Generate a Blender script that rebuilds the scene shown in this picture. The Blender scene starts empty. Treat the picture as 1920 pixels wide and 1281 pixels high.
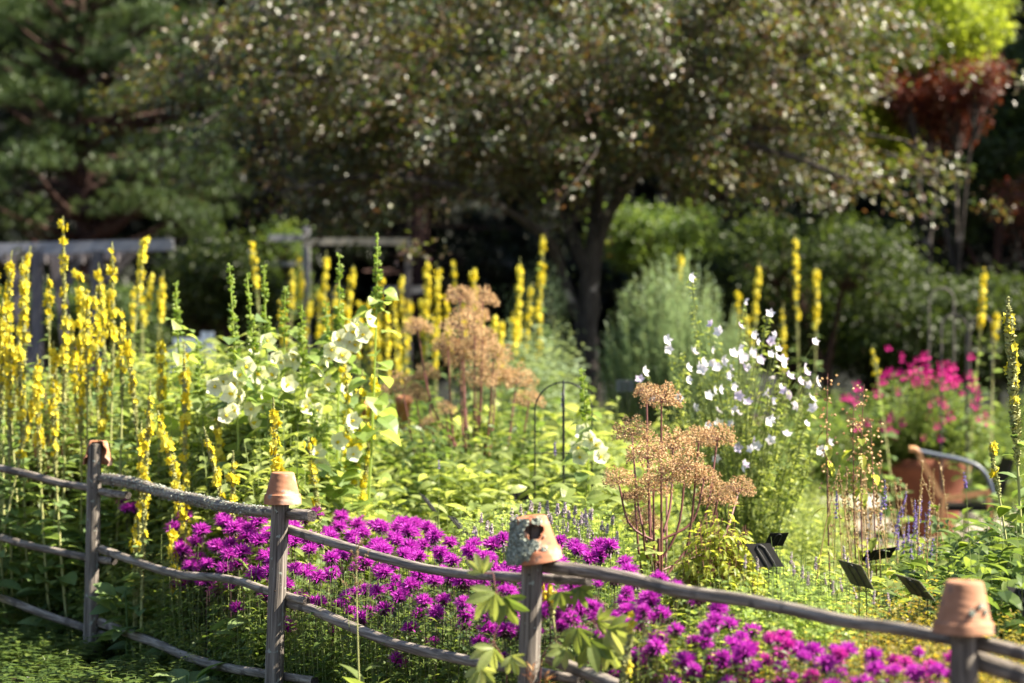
import bpy, math, numpy as np
from mathutils import Vector, Matrix
PI = math.pi
rng = np.random.default_rng(7)
scene = bpy.context.scene
COL = scene.collection

# ------------------------------------------------------------------ camera, sky, sun
F, CX, CY, CZ = 4533.3, 960.0, 640.5, 1.85
cam = bpy.data.cameras.new('camera'); cam.lens = 85; cam.sensor_width = 36
cam.clip_end = 2000; cam.clip_start = 0.05
cam.dof.use_dof = True; cam.dof.focus_distance = 11.3; cam.dof.aperture_fstop = 1.7
camo = bpy.data.objects.new('camera', cam); COL.objects.link(camo)
camo.location = (0, 0, CZ); camo.rotation_euler = (PI/2, 0, 0)
scene.camera = camo
SUN_EL = math.radians(46); SUN_DIR = Vector((1.0, -0.10, 0)).normalized()
world = bpy.data.worlds.new('World'); scene.world = world; world.use_nodes = True
wn = world.node_tree.nodes; wl = world.node_tree.links
sky = wn.new('ShaderNodeTexSky'); sky.sky_type = 'NISHITA'; sky.sun_disc = False
sky.sun_elevation = SUN_EL; sky.sun_rotation = math.atan2(SUN_DIR.x, SUN_DIR.y)
wl.new(sky.outputs[0], wn['Background'].inputs[0]); wn['Background'].inputs[1].default_value = 0.055
sun = bpy.data.lights.new('sun', 'SUN'); sun.energy = 5.0; sun.angle = math.radians(0.5); sun.color = (1.0, 0.91, 0.74)
suno = bpy.data.objects.new('sun', sun); COL.objects.link(suno)
sd = Vector((SUN_DIR.x*math.cos(SUN_EL), SUN_DIR.y*math.cos(SUN_EL), math.sin(SUN_EL)))
suno.rotation_euler = sd.to_track_quat('Z', 'Y').to_euler(); suno.location = sd*30
scene.view_settings.view_transform = 'Standard'; scene.view_settings.look = 'None'
scene.view_settings.exposure = 1.98; scene.view_settings.gamma = 1.0
scene.cycles.max_bounces = 6; scene.cycles.diffuse_bounces = 3; scene.cycles.transmission_bounces = 3
scene.cycles.glossy_bounces = 2; scene.cycles.caustics_reflective = False; scene.cycles.caustics_refractive = False

def P(px, py, d): return np.array([(px-CX)/F*d, d, CZ-(py-CY)/F*d])
def X(px, d): return (px-CX)/F*d
def Z(py, d): return CZ-(py-CY)/F*d

# ------------------------------------------------------------------ materials
def newmat(name):
    m = bpy.data.materials.new(name); m.use_nodes = True
    return m, m.node_tree.nodes, m.node_tree.links
def ramp(n, stops):
    r = n.new('ShaderNodeValToRGB'); e = r.color_ramp.elements
    while len(e) < len(stops): e.new(0.5)
    for i, (p, c) in enumerate(stops):
        e[i].position = p; e[i].color = (c[0], c[1], c[2], 1)
    return r
def leafmat(name, cols, trans=0.4, tcol=None, rough=0.45, spec=0.4, boost=2.6):
    m, n, l = newmat(name)
    at = n.new('ShaderNodeAttribute'); at.attribute_name = 'rnd'
    k = len(cols)
    r = ramp(n, [(i/(k-1) if k > 1 else 0, c) for i, c in enumerate(cols)])
    l.new(at.outputs['Fac'], r.inputs[0])
    b = n['Principled BSDF']; b.inputs['Roughness'].default_value = rough
    b.inputs['Specular IOR Level'].default_value = spec
    l.new(r.outputs[0], b.inputs['Base Color'])
    if trans > 0:
        t = n.new('ShaderNodeBsdfTranslucent')
        mm = n.new('ShaderNodeMixRGB'); mm.blend_type = 'MULTIPLY'; mm.inputs[0].default_value = 1
        l.new(r.outputs[0], mm.inputs[1])
        tc = tcol or (boost*1.08, boost*1.0, boost*0.62)
        mm.inputs[2].default_value = (*tc, 1)
        l.new(mm.outputs[0], t.inputs['Color'])
        mx = n.new('ShaderNodeMixShader'); mx.inputs[0].default_value = trans
        l.new(b.outputs[0], mx.inputs[1]); l.new(t.outputs[0], mx.inputs[2])
        l.new(mx.outputs[0], n['Material Output'].inputs[0])
    return m
def noisemat(name, stops, scale=5, stretch=(1, 1, 1), rough=0.8, bump=0.3, bscale=None, dist=0.01, spots=None, detail=6, spec=0.3):
    m, n, l = newmat(name)
    tc = n.new('ShaderNodeTexCoord'); mp = n.new('ShaderNodeMapping'); mp.inputs['Scale'].default_value = stretch
    l.new(tc.outputs['Object'], mp.inputs[0])
    no = n.new('ShaderNodeTexNoise'); no.inputs['Scale'].default_value = scale; no.inputs['Detail'].default_value = detail
    no.inputs['Roughness'].default_value = 0.65
    l.new(mp.outputs[0], no.inputs['Vector'])
    r = ramp(n, stops); l.new(no.outputs['Fac'], r.inputs[0])
    b = n['Principled BSDF']; b.inputs['Roughness'].default_value = rough; b.inputs['Specular IOR Level'].default_value = spec
    src = r.outputs[0]
    for sp in (spots or []):
        sc_, thr, wid, col = sp
        n2 = n.new('ShaderNodeTexNoise'); n2.inputs['Scale'].default_value = sc_; n2.inputs['Detail'].default_value = 5
        l.new(tc.outputs['Object'], n2.inputs['Vector'])
        r2 = ramp(n, [(thr, (0, 0, 0)), (thr+wid, (1, 1, 1))]); l.new(n2.outputs['Fac'], r2.inputs[0])
        mx = n.new('ShaderNodeMixRGB'); l.new(r2.outputs[0], mx.inputs[0]); l.new(src, mx.inputs[1])
        mx.inputs[2].default_value = (*col, 1); src = mx.outputs[0]
    l.new(src, b.inputs['Base Color'])
    nb = n.new('ShaderNodeTexNoise'); nb.inputs['Scale'].default_value = bscale or scale*2; nb.inputs['Detail'].default_value = 6
    l.new(mp.outputs[0], nb.inputs['Vector'])
    bp = n.new('ShaderNodeBump'); bp.inputs['Strength'].default_value = bump; bp.inputs['Distance'].default_value = dist
    l.new(nb.outputs['Fac'], bp.inputs['Height']); l.new(bp.outputs[0], b.inputs['Normal'])
    return m

M = {}
M['soil'] = noisemat('soil', [(0.3, (0.035, 0.022, 0.012)), (0.7, (0.09, 0.06, 0.035))], 3, bump=0.6, dist=0.03)
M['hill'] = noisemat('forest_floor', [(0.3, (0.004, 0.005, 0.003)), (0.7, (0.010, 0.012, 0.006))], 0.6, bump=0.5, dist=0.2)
M['gravel'] = noisemat('gravel', [(0.3, (0.20, 0.165, 0.13)), (0.7, (0.38, 0.33, 0.28))], 45, bump=0.8, dist=0.01)
WST = [(0.30, (0.035, 0.028, 0.023)), (0.44, (0.115, 0.098, 0.084)), (0.56, (0.215, 0.185, 0.16)), (0.72, (0.36, 0.32, 0.28))]
M['post'] = noisemat('weathered_post_wood', WST, 9, (7, 7, 0.25), 0.85, 1.0, 14, 0.006,
                     spots=[(26, 0.62, 0.03, (0.30, 0.33, 0.29))])
M['rail'] = noisemat('weathered_rail_wood', [(0.30, (0.05, 0.04, 0.034)), (0.45, (0.15, 0.125, 0.105)), (0.58, (0.29, 0.25, 0.215)), (0.75, (0.46, 0.41, 0.36))],
                     9, (0.3, 8, 8), 0.85, 1.0, 14, 0.006, spots=[(9, 0.60, 0.06, (0.10, 0.085, 0.075))])
M['endgrain'] = noisemat('dark_end_grain', [(0.3, (0.02, 0.016, 0.014)), (0.7, (0.09, 0.075, 0.065))], 60, bump=0.8)
M['nail'] = noisemat('rusty_nail', [(0.3, (0.02, 0.012, 0.008)), (0.7, (0.05, 0.03, 0.02))], 60)
TC = [(0.30, (0.26, 0.115, 0.062)), (0.52, (0.42, 0.19, 0.105)), (0.75, (0.56, 0.30, 0.19))]
M['terra'] = noisemat('weathered_terracotta', TC, 11, (1, 1, 1), 0.85, 0.35, 90, 0.0015,
                      spots=[(24, 0.61, 0.07, (0.27, 0.24, 0.21)), (9, 0.53, 0.10, (0.60, 0.40, 0.30))])
M['terra2'] = noisemat('orange_terracotta', [(0.30, (0.36, 0.13, 0.06)), (0.75, (0.50, 0.22, 0.13))], 8, (1, 1, 1), 0.8, 0.3, 90, 0.0015, spots=[(16, 0.57, 0.08, (0.55, 0.33, 0.23)), (30, 0.62, 0.05, (0.20, 0.12, 0.09))])
M['terra3'] = noisemat('shade_darkened_terracotta', [(0.30, (0.12, 0.038, 0.022)), (0.75, (0.22, 0.075, 0.042))], 3, (1, 1, 1), 0.8, 0.3, 30, 0.004)  # clay colour lowered to make the planter look shaded
M['terra4'] = noisemat('sooty_terracotta', [(0.30, (0.25, 0.12, 0.068)), (0.5, (0.40, 0.20, 0.12)), (0.75, (0.52, 0.28, 0.17))], 10, (1, 1, 1), 0.85, 0.35, 90, 0.0015,
                      spots=[(14, 0.60, 0.09, (0.15, 0.11, 0.095))])
M['lichen'] = leafmat('grey_lichen', [(0.14, 0.15, 0.13), (0.32, 0.35, 0.29), (0.52, 0.55, 0.47)], 0, rough=0.95, spec=0.1)
M['greypaint'] = noisemat('weathered_grey_timber', [(0.3, (0.26, 0.26, 0.29)), (0.7, (0.46, 0.46, 0.50))], 6, (0.4, 4, 4), 0.8, 0.3)
M['darktimber'] = noisemat('dark_timber', [(0.3, (0.10, 0.09, 0.10)), (0.7, (0.22, 0.20, 0.21))], 6, (4, 4, 0.4), 0.8, 0.3)
M['oak'] = noisemat('orange_varnished_wood', [(0.3, (0.36, 0.17, 0.07)), (0.7, (0.55, 0.30, 0.14))], 8, (4, 4, 0.5), 0.45, 0.2)
M['palewood'] = noisemat('bleached_timber', [(0.3, (0.34, 0.32, 0.28)), (0.7, (0.50, 0.47, 0.42))], 8, (0.5, 4, 4), 0.7, 0.2)
M['whitepaint'] = noisemat('white_paint', [(0.3, (0.66, 0.66, 0.68)), (0.7, (0.80, 0.80, 0.82))], 8, rough=0.5, bump=0.1)
M['blackpl'] = noisemat('black_sign_plastic', [(0.3, (0.006, 0.006, 0.006)), (0.7, (0.016, 0.015, 0.013))], 30, rough=0.6, bump=0.05, spec=0.15)
M['greysign'] = noisemat('dull_sign_back', [(0.35, (0.035, 0.036, 0.026)), (0.65, (0.085, 0.08, 0.055))], 40, rough=0.5, bump=0.1, spec=0.4)
M['blackmetal'] = noisemat('black_wire', [(0.3, (0.006, 0.007, 0.007)), (0.7, (0.014, 0.016, 0.016))], 30, rough=0.4, bump=0.1, spec=0.5)
M['bluegrey'] = noisemat('blue_grey_metal', [(0.3, (0.05, 0.065, 0.09)), (0.7, (0.10, 0.12, 0.16))], 10, rough=0.4, bump=0.1, spec=0.5)
M['greywire'] = noisemat('shade_darkened_grey_metal', [(0.3, (0.06, 0.055, 0.05)), (0.7, (0.10, 0.09, 0.08))], 20, rough=0.6, bump=0.1)  # metal colour darkened as if the arches stood in shade
M['bark'] = noisemat('dark_cracked_bark', [(0.35, (0.018, 0.014, 0.012)), (0.6, (0.055, 0.045, 0.04)), (0.75, (0.13, 0.11, 0.10))], 7, (3, 3, 0.7), 0.9, 1.0, 14, 0.03,
                     spots=[(5, 0.60, 0.06, (0.26, 0.22, 0.20))])
M['redbark'] = noisemat('reddish_pine_bark', [(0.35, (0.028, 0.014, 0.012)), (0.7, (0.085, 0.042, 0.034))], 5, (3, 3, 0.7), 0.9, 1.0, 10, 0.03)
M['stem'] = leafmat('green_stem', [(0.10, 0.14, 0.04), (0.20, 0.24, 0.08)], 0.0)
M['palestem'] = leafmat('woolly_pale_stem', [(0.26, 0.28, 0.10), (0.40, 0.39, 0.16)], 0.0, rough=0.8)
M['redstem'] = leafmat('red_brown_stem', [(0.10, 0.035, 0.035), (0.20, 0.08, 0.07)], 0.0)
M['tanstem'] = leafmat('dry_tan_stem', [(0.28, 0.19, 0.09), (0.44, 0.32, 0.17)], 0.15)
M['darkstem'] = leafmat('dark_stem', [(0.05, 0.035, 0.03), (0.09, 0.07, 0.04)], 0.0)
M['yellow'] = leafmat('yellow_petal', [(0.72, 0.56, 0.02), (0.80, 0.68, 0.05), (0.84, 0.76, 0.13)], 0.4, (1.0, 1.0, 0.9), rough=0.7, spec=0.15)
M['cream'] = leafmat('cream_petal', [(0.80, 0.80, 0.44), (0.84, 0.85, 0.60), (0.86, 0.87, 0.70)], 0.4, (1.0, 1.0, 0.85), rough=0.7, spec=0.15)
M['mallowp'] = leafmat('pale_lilac_petal', [(0.66, 0.56, 0.76), (0.84, 0.80, 0.86), (0.88, 0.86, 0.88)], 0.35, (1.0, 0.95, 1.0), rough=0.7, spec=0.15)
M['magenta'] = leafmat('magenta_purple_petal', [(0.30, 0.010, 0.30), (0.50, 0.035, 0.47), (0.68, 0.13, 0.62)], 0.35, (1.15, 1.0, 1.15), rough=0.6, spec=0.2)
M['magentapink'] = leafmat('magenta_pink_petal', [(0.38, 0.008, 0.26), (0.56, 0.03, 0.40), (0.70, 0.15, 0.48)], 0.35, (1.15, 1.0, 1.1), rough=0.6, spec=0.2)
M['calyx'] = leafmat('dark_calyx', [(0.03, 0.02, 0.025), (0.10, 0.04, 0.06)], 0.0)
M['hotpink'] = leafmat('hot_pink_petal', [(0.44, 0.008, 0.17), (0.58, 0.02, 0.25)], 0.25, (1.1, 1, 1), rough=0.6, spec=0.2)
M['violet'] = leafmat('violet_petal', [(0.30, 0.20, 0.55), (0.46, 0.36, 0.68)], 0.3, (1, 1, 1), rough=0.7, spec=0.15)
M['lilac'] = leafmat('dusty_lilac_spike', [(0.42, 0.32, 0.40), (0.62, 0.52, 0.60), (0.60, 0.53, 0.44)], 0.2, (1, 1, 1), rough=0.8, spec=0.1)
M['tan'] = leafmat('tan_seed_head', [(0.48, 0.31, 0.18), (0.68, 0.48, 0.27), (0.80, 0.63, 0.36)], 0.25, (1.1, 1.0, 0.9), rough=0.8, spec=0.1)
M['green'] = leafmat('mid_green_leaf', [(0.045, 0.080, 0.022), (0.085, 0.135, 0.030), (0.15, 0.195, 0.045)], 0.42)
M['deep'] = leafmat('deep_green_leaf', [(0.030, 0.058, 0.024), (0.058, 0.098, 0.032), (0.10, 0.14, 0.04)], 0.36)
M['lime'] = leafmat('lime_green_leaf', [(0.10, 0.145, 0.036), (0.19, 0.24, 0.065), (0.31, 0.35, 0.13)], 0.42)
M['gold'] = leafmat('golden_green_leaf', [(0.14, 0.18, 0.03), (0.24, 0.28, 0.045), (0.34, 0.35, 0.08)], 0.48)
M['bronze'] = leafmat('gold_bronze_leaf', [(0.12, 0.055, 0.025), (0.24, 0.19, 0.028), (0.28, 0.27, 0.05)], 0.42)
M['mint'] = leafmat('pale_mint_leaf', [(0.15, 0.22, 0.06), (0.23, 0.31, 0.08), (0.30, 0.36, 0.13)], 0.45)
M['grey'] = leafmat('grey_green_leaf', [(0.09, 0.14, 0.075), (0.16, 0.22, 0.12), (0.24, 0.30, 0.18)], 0.3, rough=0.6)
M['wool'] = leafmat('woolly_leaf', [(0.09, 0.15, 0.05), (0.14, 0.21, 0.07), (0.20, 0.27, 0.10)], 0.35, rough=0.7)
M['willow'] = leafmat('silver_willow_leaf', [(0.18, 0.25, 0.15), (0.26, 0.34, 0.22), (0.34, 0.42, 0.29)], 0.3, (1.6, 1.7, 1.1), rough=0.6)
M['purpleleaf'] = leafmat('bronze_tree_leaf', [(0.030, 0.022, 0.024), (0.035, 0.040, 0.022), (0.05, 0.078, 0.022), (0.09, 0.035, 0.03), (0.12, 0.13, 0.03), (0.17, 0.17, 0.13)], 0.34,  # last grey tone imitates sunlit leaf glints, besides pale undersides
                          (2.4, 2.7, 1.0), rough=0.40, spec=1.0)
M['needle'] = leafmat('pine_needles', [(0.022, 0.040, 0.018), (0.040, 0.068, 0.026), (0.070, 0.105, 0.036)], 0.2)
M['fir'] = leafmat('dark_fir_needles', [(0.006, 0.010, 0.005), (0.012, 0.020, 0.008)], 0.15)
M['treelime'] = leafmat('yellow_green_tree_leaf', [(0.12, 0.17, 0.02), (0.20, 0.25, 0.03), (0.27, 0.31, 0.05)], 0.5)
M['treegreen'] = leafmat('shade_darkened_olive_leaf', [(0.018, 0.032, 0.010), (0.032, 0.052, 0.013), (0.06, 0.085, 0.018)], 0.4)  # olive darkened in colour to stand in for shade over the right background
M['redleaf'] = leafmat('rust_red_maple_leaf', [(0.07, 0.018, 0.014), (0.13, 0.032, 0.02), (0.14, 0.065, 0.02)], 0.3, (2.0, 1.4, 1.0))
M['seedling'] = leafmat('orange_seedling', [(0.40, 0.13, 0.05), (0.45, 0.28, 0.08)], 0.3, (1.2, 1, 1))

# ------------------------------------------------------------------ geometry helpers
class Geo:
    def __init__(s): s.V = []; s.F = []; s.r = []; s.m = []; s.sm = []; s.n = 0
    def add(s, V, Fs, rnd=0.5, mi=0, smooth=False):
        V = np.asarray(V, float).reshape(-1, 3)
        if np.isscalar(rnd): rnd = np.full(len(V), rnd)
        s.V.append(V); s.r.append(np.asarray(rnd, float))
        for f in Fs:
            f = np.asarray(f, int)
            if len(f) == 0: continue
            s.F.append(f+s.n); s.m.append(mi); s.sm.append(smooth)
        s.n += len(V); return s
    def add_geo(s, g, Mx=None):
        for V_, r_ in ((np.concatenate(g.V), np.concatenate(g.r)),):
            if Mx is not None:
                A = np.array(Mx); V_ = V_ @ A[:3, :3].T + A[:3, 3]
            s.V.append(V_); s.r.append(r_)
        for f, m, k in zip(g.F, g.m, g.sm): s.F.append(f+s.n); s.m.append(m); s.sm.append(k)
        s.n += len(V_)
    def mesh(s, name, mats):
        me = bpy.data.meshes.new(name)
        if not s.V: return me
        V = np.concatenate(s.V); r = np.concatenate(s.r)
        lt = np.concatenate([np.full(len(f), f.shape[1]) for f in s.F])
        lv = np.concatenate([f.ravel() for f in s.F])
        mi = np.concatenate([np.full(len(f), m) for f, m in zip(s.F, s.m)])
        sm = np.concatenate([np.full(len(f), k) for f, k in zip(s.F, s.sm)])
        me.vertices.add(len(V)); me.vertices.foreach_set('co', V.astype(np.float32).ravel())
        me.loops.add(len(lv)); me.loops.foreach_set('vertex_index', lv.astype(np.int32))
        me.polygons.add(len(lt))
        ls = np.concatenate([[0], np.cumsum(lt)[:-1]])
        me.polygons.foreach_set('loop_start', ls.astype(np.int32)); me.polygons.foreach_set('loop_total', lt.astype(np.int32))
        me.polygons.foreach_set('material_index', mi.astype(np.int32)); me.polygons.foreach_set('use_smooth', sm.astype(bool))
        for m in (mats if isinstance(mats, (list, tuple)) else [mats]): me.materials.append(m)
        a = me.attributes.new('rnd', 'FLOAT', 'POINT'); a.data.foreach_set('value', r.astype(np.float32))
        me.update(calc_edges=True)
        return me
def tag(o, label=None, cat=None, group=None, kind=None):
    if label: o['label'] = label
    if cat: o['category'] = cat
    if group: o['group'] = group
    if kind: o['kind'] = kind
    return o
def obj(name, g, mats, parent=None, loc=None, **kw):
    me = g if isinstance(g, bpy.types.Mesh) else g.mesh(name, mats)
    o = bpy.data.objects.new(name, me); COL.objects.link(o)
    if parent is not None: o.parent = parent
    if loc is not None: o.location = loc
    tag(o, **kw); return o
def thing(name, loc, label, cat, group=None):
    o = bpy.data.objects.new(name, None); COL.objects.link(o); o.location = Vector(loc); o.empty_display_size = 0.1
    return tag(o, label, cat, group)
def rot(az, el, roll):
    """local +X along direction (az, el); roll about it. arrays -> (N,3,3)"""
    az, el, roll = np.broadcast_arrays(np.asarray(az, float), el, roll)
    ca, sa, ce, se, cr, sr = np.cos(az), np.sin(az), np.cos(el), np.sin(el), np.cos(roll), np.sin(roll)
    x = np.stack([ca*ce, sa*ce, se], -1); y0 = np.stack([-sa, ca, 0*ca], -1); z0 = np.cross(x, y0)
    y = y0*cr[..., None]+z0*sr[..., None]; z = np.cross(x, y)
    return np.stack([x, y, z], -1)
def scatter(g, T, pos, R, sc, rnd=None, mi=0, smooth=False):
    V, Fc = T; N = len(pos)
    if N == 0: return
    sc = np.broadcast_to(np.asarray(sc, float).reshape(-1, 1) if np.ndim(sc) < 2 else sc, (N, 1) if np.ndim(sc) < 2 else (N, 3))
    W = V[None]*sc[:, None, :]
    W = np.einsum('nij,nkj->nki', R, W)+pos[:, None, :]
    k = len(V); FF = (Fc[None]+(np.arange(N)*k)[:, None, None]).reshape(-1, Fc.shape[1])
    if rnd is None: rnd = rng.random(N)
    g.add(W.reshape(-1, 3), [FF], np.repeat(rnd, k), mi, smooth)
def leafT(L=1., W=.4, n=3, fold=.25, droop=.3, shape=1.0, base=.06):
    V = []; Fc = []
    for i in range(n+1):
        t = i/n; w = W*0.5*max(math.sin(PI*(t**shape)*0.96+0.08)**0.8 if 0 < PI*(t**shape)*0.96+0.08 < PI else 0, base)
        if i == n: w = W*0.02
        x = L*t*(1-0.12*droop*t); z = -droop*L*t*t
        V += [(x, 0, z), (x, w, z+w*fold), (x, -w, z+w*fold)]
    for i in range(n):
        a = 3*i; Fc += [(a, a+3, a+4, a+1), (a, a+2, a+5, a+3)]
    return np.array(V), np.array(Fc)
def frames(pts):
    pts = np.asarray(pts, float); T = np.gradient(pts, axis=0); T /= np.linalg.norm(T, axis=1)[:, None]+1e-9
    ref = np.array([0, 0, 1.]) if abs(T[0, 2]) < .8 else np.array([1., 0, 0])
    Ns = []; n = ref-T[0]*ref.dot(T[0]); n /= np.linalg.norm(n)
    for t in T:
        n = n-t*n.dot(t); n /= np.linalg.norm(n)+1e-9; Ns.append(n.copy())
    Ns = np.array(Ns); return pts, T, Ns, np.cross(T, Ns)
def tube(g, pts, rad, sides=8, rnd=0.5, mi=0, cap=True, noise=None, capmi=None):
    pts, T, N1, N2 = frames(pts); n = len(pts)
    rad = np.broadcast_to(np.asarray(rad, float), (n,))
    a = np.linspace(0, 2*PI, sides, endpoint=False)
    rr = rad[:, None]*np.ones(sides)
    if noise is not None: rr = rr*noise(np.linspace(0, 1, n)[:, None], a[None, :])
    V = pts[:, None]+rr[..., None]*(np.cos(a)[None, :, None]*N1[:, None]+np.sin(a)[None, :, None]*N2[:, None])
    V = V.reshape(-1, 3); i = np.arange(n-1)[:, None]*sides; j = np.arange(sides)[None]; j2 = (j+1) % sides
    Q = np.stack([i+j, i+j2, i+sides+j2, i+sides+j], -1).reshape(-1, 4)
    g.add(V, [Q], rnd, mi, True)
    if cap and sides > 3:
        for k, e in ((0, 1), (n-1, -1)):
            ring = V[k*sides:(k+1)*sides]; c = ring.mean(0)
            tri = np.array([(sides, (q+1) % sides if e == 1 else q, q if e == 1 else (q+1) % sides) for q in range(sides)])
            g.add(np.vstack([ring, c]), [tri], rnd, mi if capmi is None else capmi, False)
def smoothpts(pts, n):
    pts = np.asarray(pts, float); k = len(pts)
    if k == 2: return pts[0]+(pts[1]-pts[0])*np.linspace(0, 1, n)[:, None]
    d = np.concatenate([[0], np.cumsum(np.linalg.norm(np.diff(pts, axis=0), axis=1))]); t = np.linspace(0, d[-1], n)
    m = np.zeros_like(pts); m[1:-1] = (pts[2:]-pts[:-2])/(d[2:]-d[:-2])[:, None]
    m[0] = (pts[1]-pts[0])/(d[1]-d[0]); m[-1] = (pts[-1]-pts[-2])/(d[-1]-d[-2])
    out = []
    for x in t:
        i = min(max(np.searchsorted(d, x, 'right')-1, 0), k-2); h = d[i+1]-d[i]; s = (x-d[i])/h
        out.append((2*s**3-3*s*s+1)*pts[i]+(s**3-2*s*s+s)*h*m[i]+(-2*s**3+3*s*s)*pts[i+1]+(s**3-s*s)*h*m[i+1])
    return np.array(out)
def box(g, c, s, R=None, rnd=.5, mi=0, bev=0.0):
    c = np.array(c, float); s = np.array(s, float)/2
    V = np.array([(x, y, z) for x in (-1, 1) for y in (-1, 1) for z in (-1, 1)])*s
    if R is not None: V = V @ np.asarray(R).T
    Q = [(0, 1, 3, 2), (4, 6, 7, 5), (0, 4, 5, 1), (2, 3, 7, 6), (0, 2, 6, 4), (1, 5, 7, 3)]
    g.add(V+c, [Q], rnd, mi)
def beam(g, a, b, w, h, mi=0):
    a = np.array(a, float); b = np.array(b, float); x = (b-a); L = np.linalg.norm(x); x /= L
    up = np.array([0, 0, 1.]) if abs(x[2]) < .95 else np.array([0, 1., 0]); y = np.cross(up, x); y /= np.linalg.norm(y); z = np.cross(x, y)
    box(g, (a+b)/2, (L, w, h), np.stack([x, y, z], 1), mi=mi)
def ball(r, seg=8, rings=6):
    V = [(0, 0, r)]; Fc = []
    for i in range(1, rings):
        p = PI*i/rings
        for j in range(seg): q = 2*PI*j/seg; V.append((r*math.sin(p)*math.cos(q), r*math.sin(p)*math.sin(q), r*math.cos(p)))
    V.append((0, 0, -r)); b = len(V)-1
    for j in range(seg): Fc.append((0, 1+j, 1+(j+1) % seg, 0))
    for i in range(rings-2):
        for j in range(seg):
            a = 1+i*seg; Fc.append((a+j, a+seg+j, a+seg+(j+1) % seg, a+(j+1) % seg))
    a = 1+(rings-2)*seg
    for j in range(seg): Fc.append((b, a+(j+1) % seg, a+j, b))
    return np.array(V), np.array(Fc)
def budT():   # low octahedral bud as quads
    V = np.array([(0, 0, 0), (.5, .45, 0), (.5, -.45, 0), (.5, 0, .45), (.5, 0, -.45), (1.1, 0, 0)])
    Fc = np.array([(0, 3, 5, 1), (0, 2, 5, 3), (0, 4, 5, 2), (0, 1, 5, 4)]); return V, Fc
BUD = budT()
L2 = leafT(1, .5, 2, .3, .35); L3 = leafT(1, .42, 3, .3, .4); L4 = leafT(1, .45, 4, .3, .45); LBIG = leafT(1, .5, 5, .25, .45, 1.1)
LNAR = leafT(1, .14, 2, .3, .3); LTREE = leafT(1, .52, 2, .18, .2)
def flowerT(n=5, cup=0.35, w=.9, seg=2):
    """open flower facing +X, radius 1"""
    g = Geo(); T = leafT(1, w, seg, -.05, -cup, .75)
    az = np.arange(n)*2*PI/n
    pos = np.zeros((n, 3)); R = rot(az, 0.15, 0.0)
    scatter(g, T, pos, R, 1.0, np.linspace(.2, .9, n))
    V = np.concatenate(g.V); Fc = np.concatenate(g.F); V = V[:, [2, 0, 1]]; return V, Fc
FLW = flowerT(5, .3); HOLLY = flowerT(5, .55, 1.15, 4)
def wobble(seed, a1=.05, a2=.06, k=9):
    q = np.random.default_rng(seed); ph = q.random((k, 3))*2*PI; fr = q.uniform(1, 16, k); an = q.integers(1, 6, k); am = q.uniform(.3, 1, k)/k*2
    def f(t, a):
        s = 0
        for i in range(k): s = s+am[i]*np.sin(fr[i]*t*PI+ph[i, 0]+an[i]*a+ph[i, 1])
        return 1+s*(a1+a2)
    return f

# ------------------------------------------------------------------ ground, path, hillside
g = Geo(); n = 60
xs = np.linspace(-900, 900, n); ys = np.linspace(-300, 1500, n)
g.add([(-900, -300, 0), (900, -300, 0), (900, 1500, 0), (-900, 1500, 0)], [[(0, 1, 2, 3)]])
obj('ground', g, M['soil'], kind='structure')
g = Geo(); pp = [(1.2, 20.5), (9, 19.6), (9, 31), (3.2, 28.5), (0.6, 30), (-4, 30.5), (-9, 30), (-9, 27.6), (0.8, 26)]
pp = [(1.6, 21.2), (9.5, 19.8), (9.5, 30), (4.5, 28.0), (2.2, 27.2)]
g.add([(x, y, .004) for x, y in pp], [[tuple(range(len(pp)))]]); obj('gravel_path', g, M['gravel'], kind='structure')
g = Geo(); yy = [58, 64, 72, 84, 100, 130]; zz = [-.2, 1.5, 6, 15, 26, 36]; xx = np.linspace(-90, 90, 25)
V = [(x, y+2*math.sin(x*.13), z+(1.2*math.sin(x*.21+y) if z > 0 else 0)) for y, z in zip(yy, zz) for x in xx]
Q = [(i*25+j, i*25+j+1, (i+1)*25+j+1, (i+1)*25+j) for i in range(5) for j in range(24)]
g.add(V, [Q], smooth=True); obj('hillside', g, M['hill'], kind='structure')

# ------------------------------------------------------------------ fence
FPX = np.array([-200, 178, 522, 1000, 1808, 2000]); FD = np.array([15.1, 13.9, 11.4, 9.2, 7.5, 7.2])
def fd(px): return float(np.interp(px, FPX, FD))
fence = thing('fence', (0, 10, 0), 'weathered grey pole fence with four posts and bent round rails across the foreground', 'fence')
def place_along(name, pts3, rad, mats, sides, parent, noise, nper, capmi=None, label=None):
    """tube built in a local frame whose X (rail) or Z (post) follows its chord"""
    a = np.array(pts3[0]); b = np.array(pts3[-1]); g = Geo()
    q = Vector(b-a).to_track_quat('X' if abs((b-a)[2]) < .7*np.linalg.norm(b-a) else 'Z', 'Y')
    Mi = np.array(q.to_matrix().inverted()); loc = (np.array(pts3)-a) @ Mi.T
    n = max(int(np.linalg.norm(b-a)*nper), 6); pts = smoothpts(loc, n)
    tube(g, pts, np.interp(np.linspace(0, 1, n), np.linspace(0, 1, len(rad)), rad), sides, 0.5, 0, True, noise, capmi)
    o = obj(name, g, mats, parent); o.rotation_mode = 'QUATERNION'
    o.location = Vector(a)-Vector(fence.location) if parent is fence else Vector(a); o.rotation_quaternion = q
    if label: o['label'] = label
    return o
def postnoise(seed, cracks):
    w = wobble(seed, .02, .02)
    def f(t, a):
        s = w(t, a)
        for c, dpt in cracks:
            dd = np.abs((a-c+PI) % (2*PI)-PI); s = s*(1-dpt*np.exp(-(dd/.07)**2)*(0.6+.4*np.sin(t*7+c)))
        return s
    return f
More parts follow.
